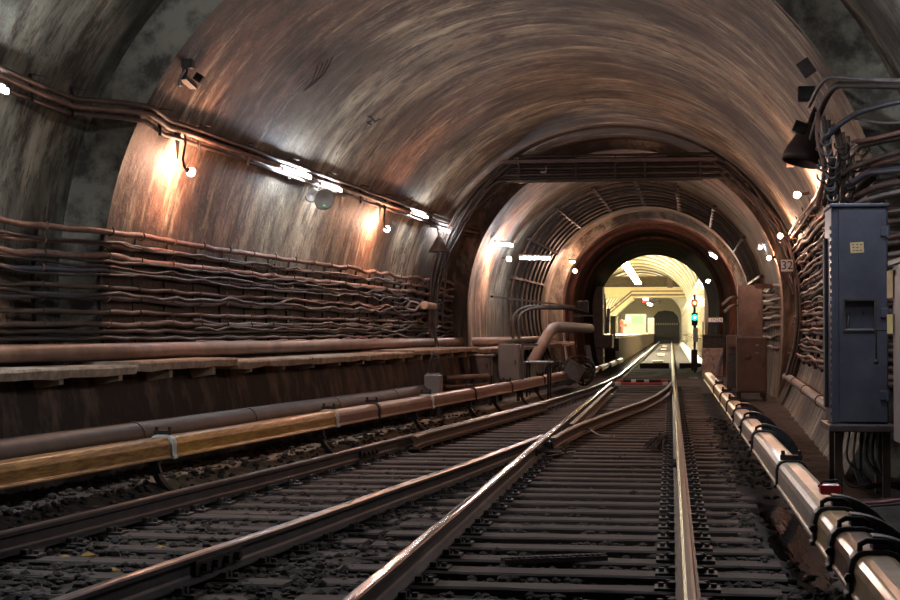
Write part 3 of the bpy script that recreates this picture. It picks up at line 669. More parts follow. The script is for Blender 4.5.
# loop and splice sleeve on the left cables
b = MB(); p = at(424, 305, 25.6); b.tube([p+Vector((0, 0, 0)), p+Vector((.05, .8, -.01))], [.07, .06], 12); tag(b.build('splice_sleeve', 'deck_concrete'), 'tan cable splice sleeve among the left wall cables', 'splice')
b = MB(); c = at(413, 306, 25.4); b.tube([c+Vector((.02*math.sin(3*a), .02, 0))+Vector((.10*math.cos(a), 0, .075*math.sin(a))) for a in [2*PI*i/14 for i in range(15)]], .02, 8); tag(b.build('cable_loop', 'cable_grey'), 'pale cable loop beside the tan splice sleeve', 'cable')
# conduits high on the left wall
def conduit(dz, r, m, off, label, yb=30.5, seed=0):
    pts = []
    for q in yy(6, yb, .3):
        z = 3.33 - .006*(q-14) + dz + wob(q, seed, .008, 1.2) + (.03*math.sin((q-13.2)*3) if 12.9 < q < 14.6 else 0)
        pts.append((wall_x(q, z, -1, off), q, z))
    return tag(MB().tube(pts, r, 8).build('conduit', m), label, 'conduit', 'conduits high on the left wall')
conduit(.05, .028, 'cable', .09, 'upper of the three brown conduits high on the left wall', seed=1)
conduit(-.02, .026, 'cable_rust', .11, 'middle of the three brown conduits high on the left wall', seed=2)
conduit(-.085, .022, 'cable', .09, 'lowest of the three brown conduits high on the left wall', seed=3)
for j, q in enumerate([12.2, 12.9, 14.2, 15.3, 16.8, 18.3, 19.9, 21.6, 23.0, 24.6, 26.2]):
    b = MB(); z = 3.33-.006*(q-14); b.bar((wall_x(q, z+.13, -1, .0), q, z+.13), (wall_x(q, z-.14, -1, .14), q, z-.14), .03, .012); b.bar((wall_x(q, z+.13, -1, .0), q, z+.13), (wall_x(q, z+.13, -1, .14), q, z+.10), .03, .012)
    tag(b.build('conduit_bracket', 'iron'), f'small iron bracket clipping the left wall conduits, {nth(j+1)} from the left edge', 'bracket', 'brackets of the left conduits')

# ================================================================== lamps
def bulb_lamp(p, inward, label, hose=True, r=.046):
    """bare bulb on a bent hose: bracket and hose against the wall"""
    p = Vector(p); t = thing('bulb_lamp', p, label, 'lamp', 'bare bulb lamps'); inward = Vector(inward)
    b = MB(); b.ball(p, r, 8, (1, 1, 1)); b.build('bulb', 'bulb_glow', t)
    b = MB(); s = p-Vector((0, .05, -.01)); b.tube([p+Vector((0, -.03, 0)), p+Vector((0, -.12, .01))] if hose else [p-inward*.04+Vector((0, .0, .01)), p-inward*.15+Vector((0, .02, .03))], .026, 8); b.build('socket', 'iron', t)
    if hose:
        a = p+Vector((0, -.12, .01)); b = MB(); b.tube([a, a+Vector((0, -.10, .02)), a+Vector((0, -.15, .10)), a+Vector((0, -.06, .26)), a+Vector((-inward.x*.03, .0, .40))], .014, 6); b.build('hose', 'cable', t)
        b = MB(); q = a+Vector((-inward.x*.06, -.12, .3)); b.add([q+Vector((0, -.1, .12)), q+Vector((0, .1, .12)), q+Vector((0, 0, -.2)), q+Vector((-inward.x*.012, -.1, .12)), q+Vector((-inward.x*.012, .1, .12)), q+Vector((-inward.x*.012, 0, -.2))], [(0, 1, 2), (5, 4, 3), (0, 3, 4, 1), (1, 4, 5, 2), (2, 5, 3, 0)]); b.build('bracket', 'iron', t)
    return t
def tube_lamp(p, d, label, L=1.2, m='tube_glow', up=(0, 0, 1), r=.02):
    p = Vector(p); d = Vector(d).normalized(); up = Vector(up); t = thing('fluorescent_lamp', p, label, 'lamp', 'fluorescent tube lamps')
    b = MB(); b.tube([p-d*L/2, p+d*L/2], r, 8); b.build('tube', m, t)
    b = MB(); b.bar(p-d*(L/2+.05)+up*.065, p+d*(L/2+.05)+up*.065, .07, .04); b.build('housing', 'lamp_housing', t, .006)
    for s in (-1, 1): b = MB(); b.bar(p+d*s*(L/2+.012), p+d*s*(L/2+.035), .035, .05); b.bar(p+d*s*(L/2+.02), p+d*s*(L/2+.02)+up*.07, .025, .02); b.build('socket', 'lamp_housing', t)
    return t
def vault_dir(Y): return Vector((wall_x(Y+1, 3.1, -1)-wall_x(Y-1, 3.1, -1), 2, 0)).normalized()
for (px, py, s) in [(191, 172, 'against the reddish wall near the left edge'), (387, 229, 'against the orange streaked wall below the conduits')]:
    p = on_vault(px, py, .21); bulb_lamp(p, (1, 0, 0), 'bare warm bulb on a bent hose '+s)
p = at(509, 259, 31.6); bulb_lamp(p, (1, 0, 0), 'bare warm bulb where the vault narrows, left of the long white tube', False)
p = at(575, 271, 43.4); bulb_lamp(p, (1, 0, 0), 'bare warm bulb left of the station arch', False, .05)
for (px, py, s, rr) in [(797, 195, 'highest of the three above the right wall cables', .042), (780, 236, 'between two others above the white number sign', .042), (769, 258, 'lowest of the three beside the number sign', .036)]:
    p = on_vault(px, py, .28); t = bulb_lamp(p, (-1, 0, 0), 'bare warm bulb on the right wall, '+s, False, rr)
p = at(708, 281, 43.7); bulb_lamp(p, (-1, 0, 0), 'bare warm bulb at the right of the station arch above the signal', False, .045)
for (px, py, s, L, m) in [(297, 173, 'largest, left of the grey loudspeaker', 1.05, 'tube_bright'), (331, 187, 'right of the grey loudspeaker', .9, 'tube_glow'), (420, 215, 'on the left conduits beyond the orange stain', 1.0, 'tube_glow'), (447, 231, 'above the dark cone shade', 1.1, 'tube_glow')]:
    p = on_vault(px, py, .14); tube_lamp(p, vault_dir(p.y), 'glowing white fluorescent tube '+s, L, m, (-.85, 0, .5))
p = at(504, 245, 31.0); tube_lamp(p, (.5, 1, 0), 'small glowing tube at the left edge of the narrower vault', .6, 'tube_glow')
p = at(535, 258.5, 33.5); tube_lamp(p, (1, .4, 0), 'long glowing white tube beside the conduit arches', .68, 'tube_bright')
p = at(572, 262, 43.2); tube_lamp(p, (.3, 1, 0), 'tiny cold lamp above the left bulb of the station arch', .35, 'tube_glow')
p = at(713, 256, 43.0); tube_lamp(p, (.4, 1, -.2), 'cold tube at the upper right of the red arch', .5, 'tube_bright')
p = at(760, 248, 31.5); tube_lamp(p, (0, 1, 0), 'tiny cold lamp left of the lowest right bulb', .18, 'tube_glow', r=.03)
# unseen tubes towards the viewer; further pair added to brighten the near ring
q = 10.85; tube_lamp((wall_x(q, 3.2, -1, .25), q, 3.2), (0, 1, 0), 'fluorescent tube of the left row just outside the photo', 1.2, 'tube_bright', (-.8, 0, .6))
q = 11.2; tube_lamp((wall_x(q, 3.95, 1, .42), q, 3.95), (0, 1, 0), 'fluorescent tube of the right row just outside the photo', 1.0, 'tube_bright', (0, 0, 1), .026)
tube_lamp((wall_x(9.3, 3.2, -1, .25), 9.3, 3.2), (0, 1, 0), 'further added fill tube on the left vault outside the photo', 1.2, 'tube_glow', (-.8, 0, .6)); tube_lamp((wall_x(9.3, 3.8, 1, .22), 9.3, 3.8), (0, 1, 0), 'further added fill tube on the right vault outside the photo', 1.2, 'tube_glow', (.8, 0, .6))

# loudspeakers and shades
t = thing('loudspeaker', on_vault(318, 200, .25), 'grey twin-disc loudspeaker hanging between the first two tubes', 'loudspeaker'); p = on_vault(324, 199, .22)
ax = Vector((.55, -.8, -.25)).normalized()
MB().lathe(p, ax, [(-.1, .02), (-.09, .06), (-.03, .10), (.0, .145), (.02, .15), (.015, .13), (-.03, .05), (-.03, 0)], 20).build('horn', 'horn', t)
MB().lathe(p+Vector((-.17, -.02, .06)), ax, [(-.09, .0), (-.08, .05), (-.02, .07), (.02, .105), (.035, .105), (.02, .08), (-.02, 0)], 18).build('driver', 'horn', t)
MB().tube([p+Vector((-.1, 0, .08)), p+Vector((-.1, .05, .2)), p+Vector((-.12, .05, .34))], .014, 6).build('hanger', 'iron', t)
MB().ball(p+ax*.01+Vector((-.0, 0, -.10)), .025, 8).build('badge', 'green_dot', t)
t = thing('lamp_shade', on_vault(439, 243, .25), 'dark cone shade hanging below the tube at the end of the left row', 'shade'); p = on_vault(439, 243, .22)
MB().lathe(p, (0, 0, -1), [(-.12, .03), (-.1, .045), (.0, .10), (.16, .20), (.165, .2), (.0, .08), (-.09, .02)], 20).build('cone', 'horn_dark', t)
MB().tube([p+Vector((0, 0, .12)), p+Vector((-.02, -.1, .28)), p+Vector((-.1, -.1, .4))], .014, 6).build('hanger', 'iron', t)
t = thing('lamp_shade', on_vault(806, 140, .3), 'big dark cone shade high on the right wall above the upper bulb', 'shade'); p = on_vault(805, 147, .3)
MB().lathe(p, (-.25, -.1, -1), [(-.26, .04), (-.22, .09), (-.1, .13), (.04, .19), (.13, .21), (.18, .20), (.165, .19), (.0, .12), (-.1, .02)], 22).build('cone', 'horn_dark', t)
MB().tube([p+Vector((.04, 0, .2)), p+Vector((.08, .05, .32)), p+Vector((.16, .05, .5))], .03, 8).build('stem', 'iron', t)
b = MB(); p = on_vault(790, 162, .12); b.box(p, (.1, .12, .13)); tag(b.build('junction_box', 'cable_rust', bevel=.008), 'small rusty box beside the big cone shade', 'junction box')
# iron fixings left in the vault
def fixing(px, py, label, s=1.0):
    p = on_vault(px, py, .05); t = thing('iron_bracket', p, label, 'bracket'); b = MB()
    b.box(p, (.14*s, .14*s, .05*s)); b.bar(p, p+Vector((.16*s, .05, -.16*s)), .05*s, .05*s); b.build('plate', 'iron', t)
    b = MB(); b.bar(p+Vector((.16*s, 0, -.16*s)), p+Vector((.30*s, .05, -.05*s)), .07*s, .03*s); b.tube([p+Vector((.02, 0, -.05)), p+Vector((-.03, -.05, -.2*s)), p+Vector((.03, -.05, -.26*s))], .012, 6); b.build('hook', 'iron', t)
t = thing('iron_bracket', on_vault(186, 74, .05), 'small clustered iron bracket on the vault above the first bulb', 'bracket')
MB().box(on_vault(188, 64, .06), (.11, .1, .09)).build('upper_block', 'iron', t, .01); b = MB(); b.bar(on_vault(183, 77, .09), on_vault(194, 87, .09), .07, .05); b.bar(on_vault(186, 66, .05), on_vault(183, 80, .08), .05, .03); b.build('arm', 'iron', t)
MB().box(on_vault(199, 78, .08), (.09, .08, .08), Matrix.Rotation(.6, 3, 'Y')).build('end_block', 'iron', t, .01); MB().tube([on_vault(185, 70, .08), on_vault(180, 78, .12), on_vault(179, 86, .12), on_vault(182, 85, .1)], .013, 6).build('hook', 'cable_grey', t)
fixing(370, 117, 'small iron bracket high on the streaked vault', .42)
p = on_vault(300, 75, .03)
b = MB()
for k in range(4):
    a = on_vault(303+3*k, 92-k*2, .02); c = on_vault(318+5*k, 66-3*k, .02); b.tube([a, a.lerp(c, .5)+Vector((.02, 0, -.03)), c], .008, 5)
tag(b.build('hanging_wires', 'iron'), 'loose dark wires clinging to the vault left of the small bracket', 'wires')
fixing(405, 196, 'pale little bracket above the third tube', .4)

# ================================================================== the cable bundle that crosses the vault
def bundle(k, Y, rr, m, zt, label):
    c, R0, zs = -1.05, 3.42-.055*(k % 3), 1.6; pts = []
    hz = zt; xr = math.sqrt(max(.1, R0*R0-(hz-zs)**2)); a_top = math.asin((hz-zs)/R0)
    for i in range(9): a = PI+.05-(PI+.05-(PI-a_top))*i/8; pts.append((c+R0*math.cos(a), Y, zs+R0*math.sin(a)))
    xs = c-xr; xe = c+xr
    for i in range(1, 8): pts.append((lerp(xs, xe, i/8), Y, hz+wob(i, k, .006)))
    for i in range(9): a = a_top+(-.35-a_top)*i/8; pts.append((c+R0*math.cos(a), Y, zs+R0*math.sin(a)))
    return tag(MB().tube(pts, rr, 8).build('crossing_cable', m), label, 'cable', 'cables bundled across the vault')
zt = [4.50, 4.445, 4.39, 4.335, 4.28, 4.225, 4.17, 4.115, 4.06]
for k, z in enumerate(zt): bundle(k, 27.65+.1*(k % 2), .026, 'cable_dark' if k != 1 else 'cable', z, f'dark cable of the bundle crossing beneath the vault, {nth(k+1)} row from its top')
t = thing('cable_tray', (-1.05, 28.1, 4.5), 'brown iron tray carrying the cable bundle across the vault', 'cable tray')
c0 = at(503, 162, 27.6); c1 = at(717, 159, 27.6)
MB().bar(c0, c1, .12, .06).build('beam', 'cabinet_brown', t)
b = MB(); b.box(((c0.x+c1.x)/2, 27.95, 4.27), (c1.x-c0.x-.5, .05, .46)); b.build('pan', 'dark_void', t)
for x in (c0.x+.3, c0.x+1.35, -1.0, c1.x-1.3, c1.x-.3): MB().bar((x, 27.58, 4.05), (x, 27.58, 4.5), .03, .02).build('hanger', 'iron', t)
b = MB(); p = at(546, 172, 27.45); b.bar(p, p+Vector((0, 0, .12)), .02, .02); b.bar(p, p+Vector((-.1, 0, 0)), .05, .03); tag(b.build('tray_hook', 'cable_grey'), 'pale little hook hanging on the front of the cable tray', 'hook')
b = MB(); p = at(676, 183, 27.6); b.bar(p, p+Vector((0, 0, -.16)), .04, .03); b.bar(p+Vector((0, 0, -.16)), p+Vector((.05, 0, -.18)), .05, .03); tag(b.build('tray_hook', 'iron'), 'dark stub hanging below the cable tray', 'hook')
# cables spilling down both flanks of the ring
for k in range(12):
    a0 = PI-math.radians(R.uniform(44, 56)); a1 = PI+math.radians(R.uniform(0, 12)); Rr = 3.40-R.uniform(0, .28); pts = []; Y0 = 27.3+R.uniform(0, .35)
    for i in range(12): a = lerp(a0, a1, i/11); q = Rr+wob(i*.4, k+11, .05); pts.append((-1.05+q*math.cos(a), Y0+.1*math.sin(i*.5+k), 1.6+q*math.sin(a)))
    tag(MB().tube(pts, R.uniform(.014, .026), 6).build('ring_cable', R.choice(['cable_dark', 'cable_dark', 'cable'])), 'thin dark cable running down the left flank of the crossing bundle', 'cable', 'cables down the left flank of the bundle')
for k in range(9):
    a0 = math.radians(R.uniform(44, 54)); a1 = math.radians(R.uniform(5, 14)); Rr = 3.40-R.uniform(0, .25); pts = []; Y0 = 27.3+R.uniform(0, .35)
    for i in range(12): a = lerp(a0, a1, i/11); q = Rr+wob(i*.4, k+31, .05); pts.append((-1.05+q*math.cos(a), Y0+.1*math.sin(i*.5+k), 1.6+q*math.sin(a)))
    tag(MB().tube(pts, R.uniform(.014, .026), 6).build('ring_cable', R.choice(['cable_dark', 'cable_dark', 'cable_rust'])), 'thin dark cable running down the right flank of the crossing bundle', 'cable', 'cables down the right flank of the bundle')

# conduit arches of the narrower vault
for k in range(8):
    Y = 35.4+.85*k; c, R0, zs = ring(Y); R0 -= .06
    pts = [(c+R0*math.cos(a), Y, zs+R0*math.sin(a)) for a in [PI*1.15-(PI*1.30)*i/40 for i in range(41)]]
    tag(MB().tube(pts, .034, 6).build('conduit_arch', 'cable_dark' if k % 3 else 'cable'), f'dark conduit arching over the narrower vault, {nth(k+1)} of eight from the viewer', 'conduit', 'conduit arches of the narrower vault')
for j, a in enumerate([PI*(.08+.105*i) for i in range(9)]):
    b = MB(); pp2 = []
    for Y in (35.1, 41.7): c, R0, zs = ring(Y); pp2.append((c+(R0-.04)*math.cos(a), Y, zs+(R0-.04)*math.sin(a)))
    b.bar(pp2[0], pp2[1], .10, .06); tag(b.build('conduit_cleat', 'iron'), f'dark cleat bar across the conduit arches, {nth(j+1)} counted from the right wall', 'cleat', 'cleats of the conduit arches')
# bent conduits low on the left of that section
for k, (rx, top) in enumerate([(0, 0), (.13, -.12)]):
    x = at(513, 300, 33).x+rx; pts = [(x, 33, 1.1), (x, 33, 1.55)]+[(x+.42-.42*math.cos(a), 33+.3*math.sin(a), 1.55+(.27+top*.3)*math.sin(a)) for a in [PI/2*i/6 for i in range(1, 7)]]+[(x+1.0, 34, 1.82+top*.3), (x+1.35, 35, 1.72)]
    tag(MB().tube(pts, .035, 8).build('bent_conduit', 'cable_dark'), 'dark conduit bent over in a hoop left of the red arch, '+('outer' if k == 0 else 'inner')+' one', 'conduit')
b = MB(); b.bar((-3.75, 31.5, 2.0), (-2.6, 41, 1.95), .05, .04); tag(b.build('wall_rail', 'iron'), 'thin dark bar across the grey wall below the long tube', 'bar')

# ================================================================== boxes and clutter under the left walkway
def cabinet(name, x0, x1, y0, y1, z0, z1, m, label, cat, door=True, legs=0, handle='iron', face=-1):
    t = thing(name, ((x0+x1)/2, (y0+y1)/2, z0-legs), label, cat); b = MB(); b.box(((x0+x1)/2, (y0+y1)/2, (z0+z1)/2), (x1-x0, y1-y0, z1-z0)); b.build('body', m, t, .012)
    if door:
        b = MB(); b.box(((x0+x1)/2, y0-.008, (z0+z1)/2), (x1-x0-.05, .018, z1-z0-.06)); d = b.build('door', m, t, .006)
        b = MB(); hx = x1-.07; b.box((hx, y0-.03, (z0+z1)/2), (.02, .03, .09)); b.build('handle', handle, d, .004)
    if legs:
        for x in (x0+.03, x1-.03):
            for y in (y0+.03, y1-.03): b = MB(); b.box((x, y, z0-legs/2), (.04, .04, legs)); b.build('leg', 'iron', t)
    return t
a = at(498, 344, 29.0); c = at(519, 380, 29.0); cabinet('switch_cabinet', a.x, c.x, 29, 29.3, .3, a.z, 'cabinet_grey', 'upright plain grey cabinet standing below the walkway behind the left contact rail', 'cabinet', legs=.5)
b = MB(); x = c.x+.06; b.bar((x, 29.1, .2), (x, 29.1, 1.05), .05, .05); b.bar((x, 29.1, 1.0), (x+.3, 29.1, 1.0), .04, .04); tag(b.build('iron_post', 'iron_grey'), 'thin iron post beside the grey cabinet', 'post')
a = at(470, 356, 27.2); c = at(491, 376, 27.2); t = cabinet('transformer_box', a.x, c.x, 27.2, 27.5, c.z, a.z, 'cabinet_brown', 'brown transformer box on legs left of the grey cabinet', 'transformer', legs=.55)
MB().box(((a.x+c.x)/2, 27.35, a.z+.015), (c.x-a.x+.1, .4, .03)).build('lid', 'pipe_pale', t)
a = at(424, 375, 23.2); c = at(440, 398, 23.2); t = cabinet('cable_box', a.x, c.x, 23.2, 23.5, c.z, a.z, 'cabinet_grey', 'small grey cable box with two glands, behind the cream-faced clamp', 'cable box', door=False, legs=.3)
for dx in (.06, .18): MB().tube([(a.x+dx, 23.35, a.z), (a.x+dx, 23.35, a.z+.14), (a.x+dx+.05, 23.3, a.z+.28), (a.x+.1, 23.4, a.z+.36)], [.03, .025, .02, .018], 8).build('gland', 'cable_dark', t)
MB().box(((a.x+c.x)/2, 23.35, a.z+.012), (.2, .2, .03)).build('lid', 'bluegrey_plate', t)
b = MB(); p = at(445, 378, 25.5); q = at(488, 376, 27.0); b.tube([p, q], .045, 8); b.tube([p+Vector((0, 0, -.15)), q+Vector((0, 0, -.15))], .03, 8); tag(b.build('horizontal_pipe', 'pipe'), 'short twin pipe joining the cable box and the transformer box', 'pipe')
# diagonal pipe
b = MB(); b.tube([at(532, 362, 33), at(534, 359, 33), at(549, 333, 33), at(552, 329, 33.1), at(557, 327.3, 33.6), at(566, 327.2, 35), at(590, 328.5, 41)], .125, 14); tag(b.build('bent_pipe', 'pipe_pale'), 'thick pale pipe slanting up and bending along the wall left of the arch', 'pipe')
t = thing('equipment_table', at(538, 380, 31.5), 'low table with blue-grey top in front of the slanting pipe', 'table'); a = at(524, 366, 31.2); c = at(551, 361, 31.2)
b = MB(); b.box(((a.x+c.x)/2, 31.5, .62), (c.x-a.x, .8, .035)); b.build('top', 'bluegrey_plate', t, .006)
for x in (a.x+.06, c.x-.06):
    for y in (31.2, 31.8): b = MB(); b.box((x, y, .2), (.04, .04, .82)); b.build('leg', 'iron', t)
for k in range(12):
    c = at(R.uniform(556, 588), R.uniform(364, 376), 36+R.uniform(-.6, .6)); rr = R.uniform(.18, .34); tl = R.uniform(.2, .9); ph = R.uniform(0, 3); b = MB()
    b.tube([c+Vector((rr*math.cos(a)*math.cos(ph), rr*math.cos(a)*math.sin(ph), rr*.75*math.sin(a))) for a in [2*PI*i/18 for i in range(19)]], .03, 6); tag(b.build('cable_coil', R.choice(['cable_dark', 'cable', 'cable_dark'])), 'loop of the heaped dark cable coils left of the tracks before the arch', 'cable', 'heaped cable coils before the arch')
t = thing('leaning_plate', at(573, 375, 35.3), 'dark iron plate leaning among the heaped cable coils', 'plate'); b = MB(); b.box(at(574, 371, 35.2), (.45, .05, .42), Matrix.Rotation(.5, 3, 'Y')); b.build('plate', 'iron_grey', t, .01)
for k, dy in enumerate((0, .35, .7)):
    b = MB(); p = at(554+k*2, 386-k*1.6, 33+dy); q = at(577+k*1.5, 381.5-k*1.2, 35.5+dy); b.bar(p, q, .07, .05); tag(b.build('steel_channel', 'iron_grey'), f'pale steel channel lying beyond the left covers, {nth(k+1)} of three', 'channel')
b = MB(); p = at(587, 346, 41); b.bar(p, at(590, 362, 40.8), .14, .1); b.bar(at(590, 362, 40.8), at(592, 376, 40.6), .2, .1); tag(b.build('cable_chute', 'cable_grey'), 'pale grey chute hanging from the walkway end', 'chute')
for k in range(4):
    b = MB(); xx = -2.25+.09*k; b.sweep([(xx+.0*q, q, .08) for q in yy(41+k*5.0, 45.8+k*5.0, 1)], [(a*.8, c_*.8) for a, c_ in CPROF]); tag(b.build('rail_cover', 'cover_brown'), f'small far contact rail cover below the platform, {nth(k+1)} piece', 'rail cover', 'far covers below the platform')
# pier, rack and board at the foot of the red arch, left
b = MB(); a = at(585, 345, 43.8); b.box((-2.83, 57, 1.5), (.62, 1.6, 2.9)); b.box((-2.62, 57, .9), (.9, 1.9, .5)); tag(b.build('masonry_pier', 'lining_far' if False else 'cabinet_brown', bevel=.02), 'dark red masonry pier left of the station mouth', 'pier')
t = thing('wall_box', at(583, 310, 43.6), 'small dark box on a shelf beside the red pier', 'box'); p = at(583, 307, 43.5); MB().box(p, (.32, .25, .35)).build('box', 'iron', t, .01); MB().box(p+Vector((.02, 0, -.25)), (.55, .3, .04)).build('shelf', 'cabinet_brown', t)
t = thing('platform_gate', at(604, 335, 59), 'pinkish gate leaf with dark struts at the platform end', 'gate'); p = at(603.5, 318, 59)
MB().box(p, (.22, .05, 1.25)).build('leaf', 'pink_panel', t); b = MB(); b.bar(p+Vector((.12, 0, -.63)), p+Vector((.05, 0, .95)), .04, .04); b.bar(p+Vector((-.1, 0, -.2)), p+Vector((.22, 0, -.1)), .03, .03); b.bar(p+Vector((-.1, 0, .3)), p+Vector((.2, 0, -.1)), .03, .03); b.build('struts', 'iron', t)
b = MB(); p = at(608, 321, 60); b.box(p, (.13, .04, 1.0), Matrix.Rotation(.05, 3, 'Y')); tag(b.build('notice_board', 'blue_panel'), 'pale blue narrow panel beside the platform gate', 'panel')
b = MB(); p = at(613, 326, 63); b.box(p, (.22, .2, .85)); tag(b.build('waste_bin', 'station_grey'), 'dark grey box on the platform near its end', 'bin')

# ================================================================== right wall: cables, pipe, boxes, sign
RZ = [.80, .95, 1.08, 1.24, 1.38, 1.54, 1.70, 1.87, 2.05, 2.24, 2.44, 2.66, 2.9]
for k, z0 in enumerate(RZ):
    for j in range(2):
        seed = 100+k*3+j; pts = []; r = R.uniform(.022, .04) if j == 0 else R.uniform(.014, .024); y1 = R.uniform(27.0, 29.3)
        for q in yy(13.0, y1, .2):
            z = z0+wob(q, seed, .028, .5)+wob(q, seed+9, .008, 1.6)+.05*j
            pts.append((wall_x(q, z, 1, .07+.04*j+.02*noise.noise(Vector((q*.8, seed, 2))), SOFT), q, z))
        m = R.choice(['cable_rust', 'cable_rust', 'cable', 'cable', 'cable_grey'] if j else ['cable', 'cable_rust', 'cable', 'cable_dark'])
        tag(MB().tube(pts, r, 8).build('wall_cable', m), (f'thick wavy {"rusty " if "rust" in m else "dark "}cable on the right wall, {nth(k+1)} row up from the lowest' if j == 0 else f'thin twisted cable clipped over the {nth(k+1)} row of right wall cables'), 'cable', 'cables along the right wall')
for k in range(16):
    z0 = .86+.125*k; pts = []; y1 = R.uniform(26, 29); r = R.uniform(.018, .034)
    for q in yy(13.4, y1, .2): z = z0+wob(q, 300+k, .05, .45)+wob(q, 330+k, .012, 2.0); pts.append((wall_x(q, z, 1, .035+.015*noise.noise(Vector((q, k, 5)))), q, z))
    tag(MB().tube(pts, r, 7).build('wall_cable', R.choice(['cable_dark', 'cable_dark', 'cable'])), 'dark slack cable lying close to the wall behind the thick right wall cables', 'cable', 'slack cables behind the right wall cables')
for k in range(8):
    q0 = 16+1.7*k; x = wall_x(q0, 1.8, 1, 0); t = thing('cable_rack', (x, q0, .7), f'vertical iron rack among the right wall cables, {nth(k+1)} behind the blue cabinet', 'cable rack', 'cable racks on the right wall'); b = MB()
    st = [(wall_x(q0, z, 1, .03), q0, z) for z in [.7+.3*i for i in range(9)]]
    for a, c in zip(st, st[1:]): b.bar(a, c, .05, .015)
    b.build('upright', 'iron', t)
    for z in RZ[::2]:
        x = wall_x(q0, z, 1, .07); b = MB(); b.tube([(x+.06, q0, z-.05), (x-.02, q0, z-.055), (x-.05, q0, z-.02), (x-.05, q0, z+.03)], .01, 5); b.build('hook', 'cable_rust', t)
# pipe low on the right wall
b = MB(); pts = [(wall_x(q, .42, 1, .12), q, .42) for q in yy(13.6, 28.5, .8)]; b.tube(pts, .065, 12); t = tag(b.build('wall_pipe', 'pipe_pale'), 'pale jointed pipe low on the right wall', 'pipe')
for q in (15.5, 18.5, 22, 25.5): MB().tube([(wall_x(q-.05, .42, 1, .12), q-.05, .42), (wall_x(q+.05, .42, 1, .12), q+.05, .42)], .078, 12).build('joint', 'pipe', t)
for k, z0 in enumerate((.95, 1.15, 1.35, 1.55, 1.75, 1.95, 2.15)):
    pts = []
    for q in yy(30.2, 43.6, .5): z = z0+wob(q, 200+k, .05, .5); pts.append((wall_x(q, z, 1, .06), q, z))
    tag(MB().tube(pts, .035, 7).build('wall_cable', R.choice(['cable_rust', 'cable', 'cable_grey'])), f'cable on the right wall of the narrower vault, {nth(k+1)} row from below', 'cable', 'cables right of the narrower vault')
for k, (pa, pb, pc_) in enumerate([((762, 296), (774, 295), (786, 288)), ((762, 304), (776, 303), (785, 296)), ((762, 314), (772, 313), (784, 311)), ((739, 297), (730, 298), (722, 305)), ((739, 305), (731, 306), (724, 312))]):
    tag(MB().tube(smooth([at(*pa, 31.3), at(*pb, 31.2), at(*pc_, 31.0)]), .03, 7).build('conduit', 'cable_grey'), ['upper pale conduit bending right from the tall narrow box', 'middle pale conduit bending right from the tall narrow box', 'lowest pale conduit bending right from the tall narrow box', 'upper pale conduit bending left from the tall narrow box', 'lower pale conduit bending left from the tall narrow box'][k], 'conduit')
# number sign 32
t = thing('number_sign', at(787, 266, 24.6), 'white square sign reading 32 on the right wall cables', 'sign'); p = at(787, 265.5, 24.6)
MB().box(p, (.185, .012, .19)).build('plate', 'sign_white', t, .003); text('32', .19, 'digits', 'ink', facing(p+Vector((0, -.009, -.003)), (1, 0, 0), (0, 0, 1)), t)
b = MB(); b.box(p+Vector((-.35, .3, -.32)), (.28, .03, .08)); tag(b.build('wall_tag', 'cable_rust'), 'small rusty strip below the lowest right bulb', 'plate')
# cables across the step face and from the right edge
def edge_cable(pts, r, m, label, Y):
    return tag(MB().tube([at(x, y, Y+d) for x, y, d in pts], r, 9).build('edge_cable', m), label, 'cable', 'cables entering from the right edge')
for pts, r, m, lb in [
    ([(910, 81, -.9), (870, 79.5, -.4), (838, 77, 0), (826, 79, .1), (817, 90, .5), (809, 106, 1.2)], .020, 'cable_grey', 'bright conduit bending down at the step of the vault, topmost from the right edge'),
    ([(910, 86, -.9), (850, 85, -.2), (836, 86, 0), (826, 98, .5), (818, 118, 1.0), (812, 138, 1.5)], .032, 'cable_dark', 'thick dark cable just below the bright topmost conduit'),
    ([(910, 99, -.8), (880, 106, -.3), (858, 113, 0), (842, 123, .1), (828, 136, .2), (818, 149, .5)], .026, 'cable_blue', 'smooth bluish cable curving down from the right edge'),
    ([(910, 122, -.8), (885, 123, -.3), (868, 121, 0), (856, 119, .1), (852, 117, .1)], .011, 'cable_grey', 'thin pale wire below the bluish curved cable'),
    ([(910, 150, -.8), (888, 155, -.3), (868, 162, 0), (852, 168, .1), (838, 180, .4), (826, 195, 1.0)], .024, 'cable', 'brown cable curving down at the level of the big shade'),
    ([(910, 169, -.8), (885, 171, -.3), (866, 174, 0), (852, 184, .2), (840, 196, .8)], .03, 'cable_blue', 'grey cable above the blue cabinet'),
    ([(910, 181, -.8), (888, 184, -.3), (870, 190, 0), (850, 200, .4), (836, 212, 1.0)], .03, 'cable', 'dark cable just above the blue cabinet top'),
    ([(910, 190, -.8), (880, 196, -.3), (855, 204, .3)], .022, 'cable_grey', 'lowest pale cable touching the blue cabinet top')]:
    edge_cable(smooth(pts), r, m, lb, 13.6)
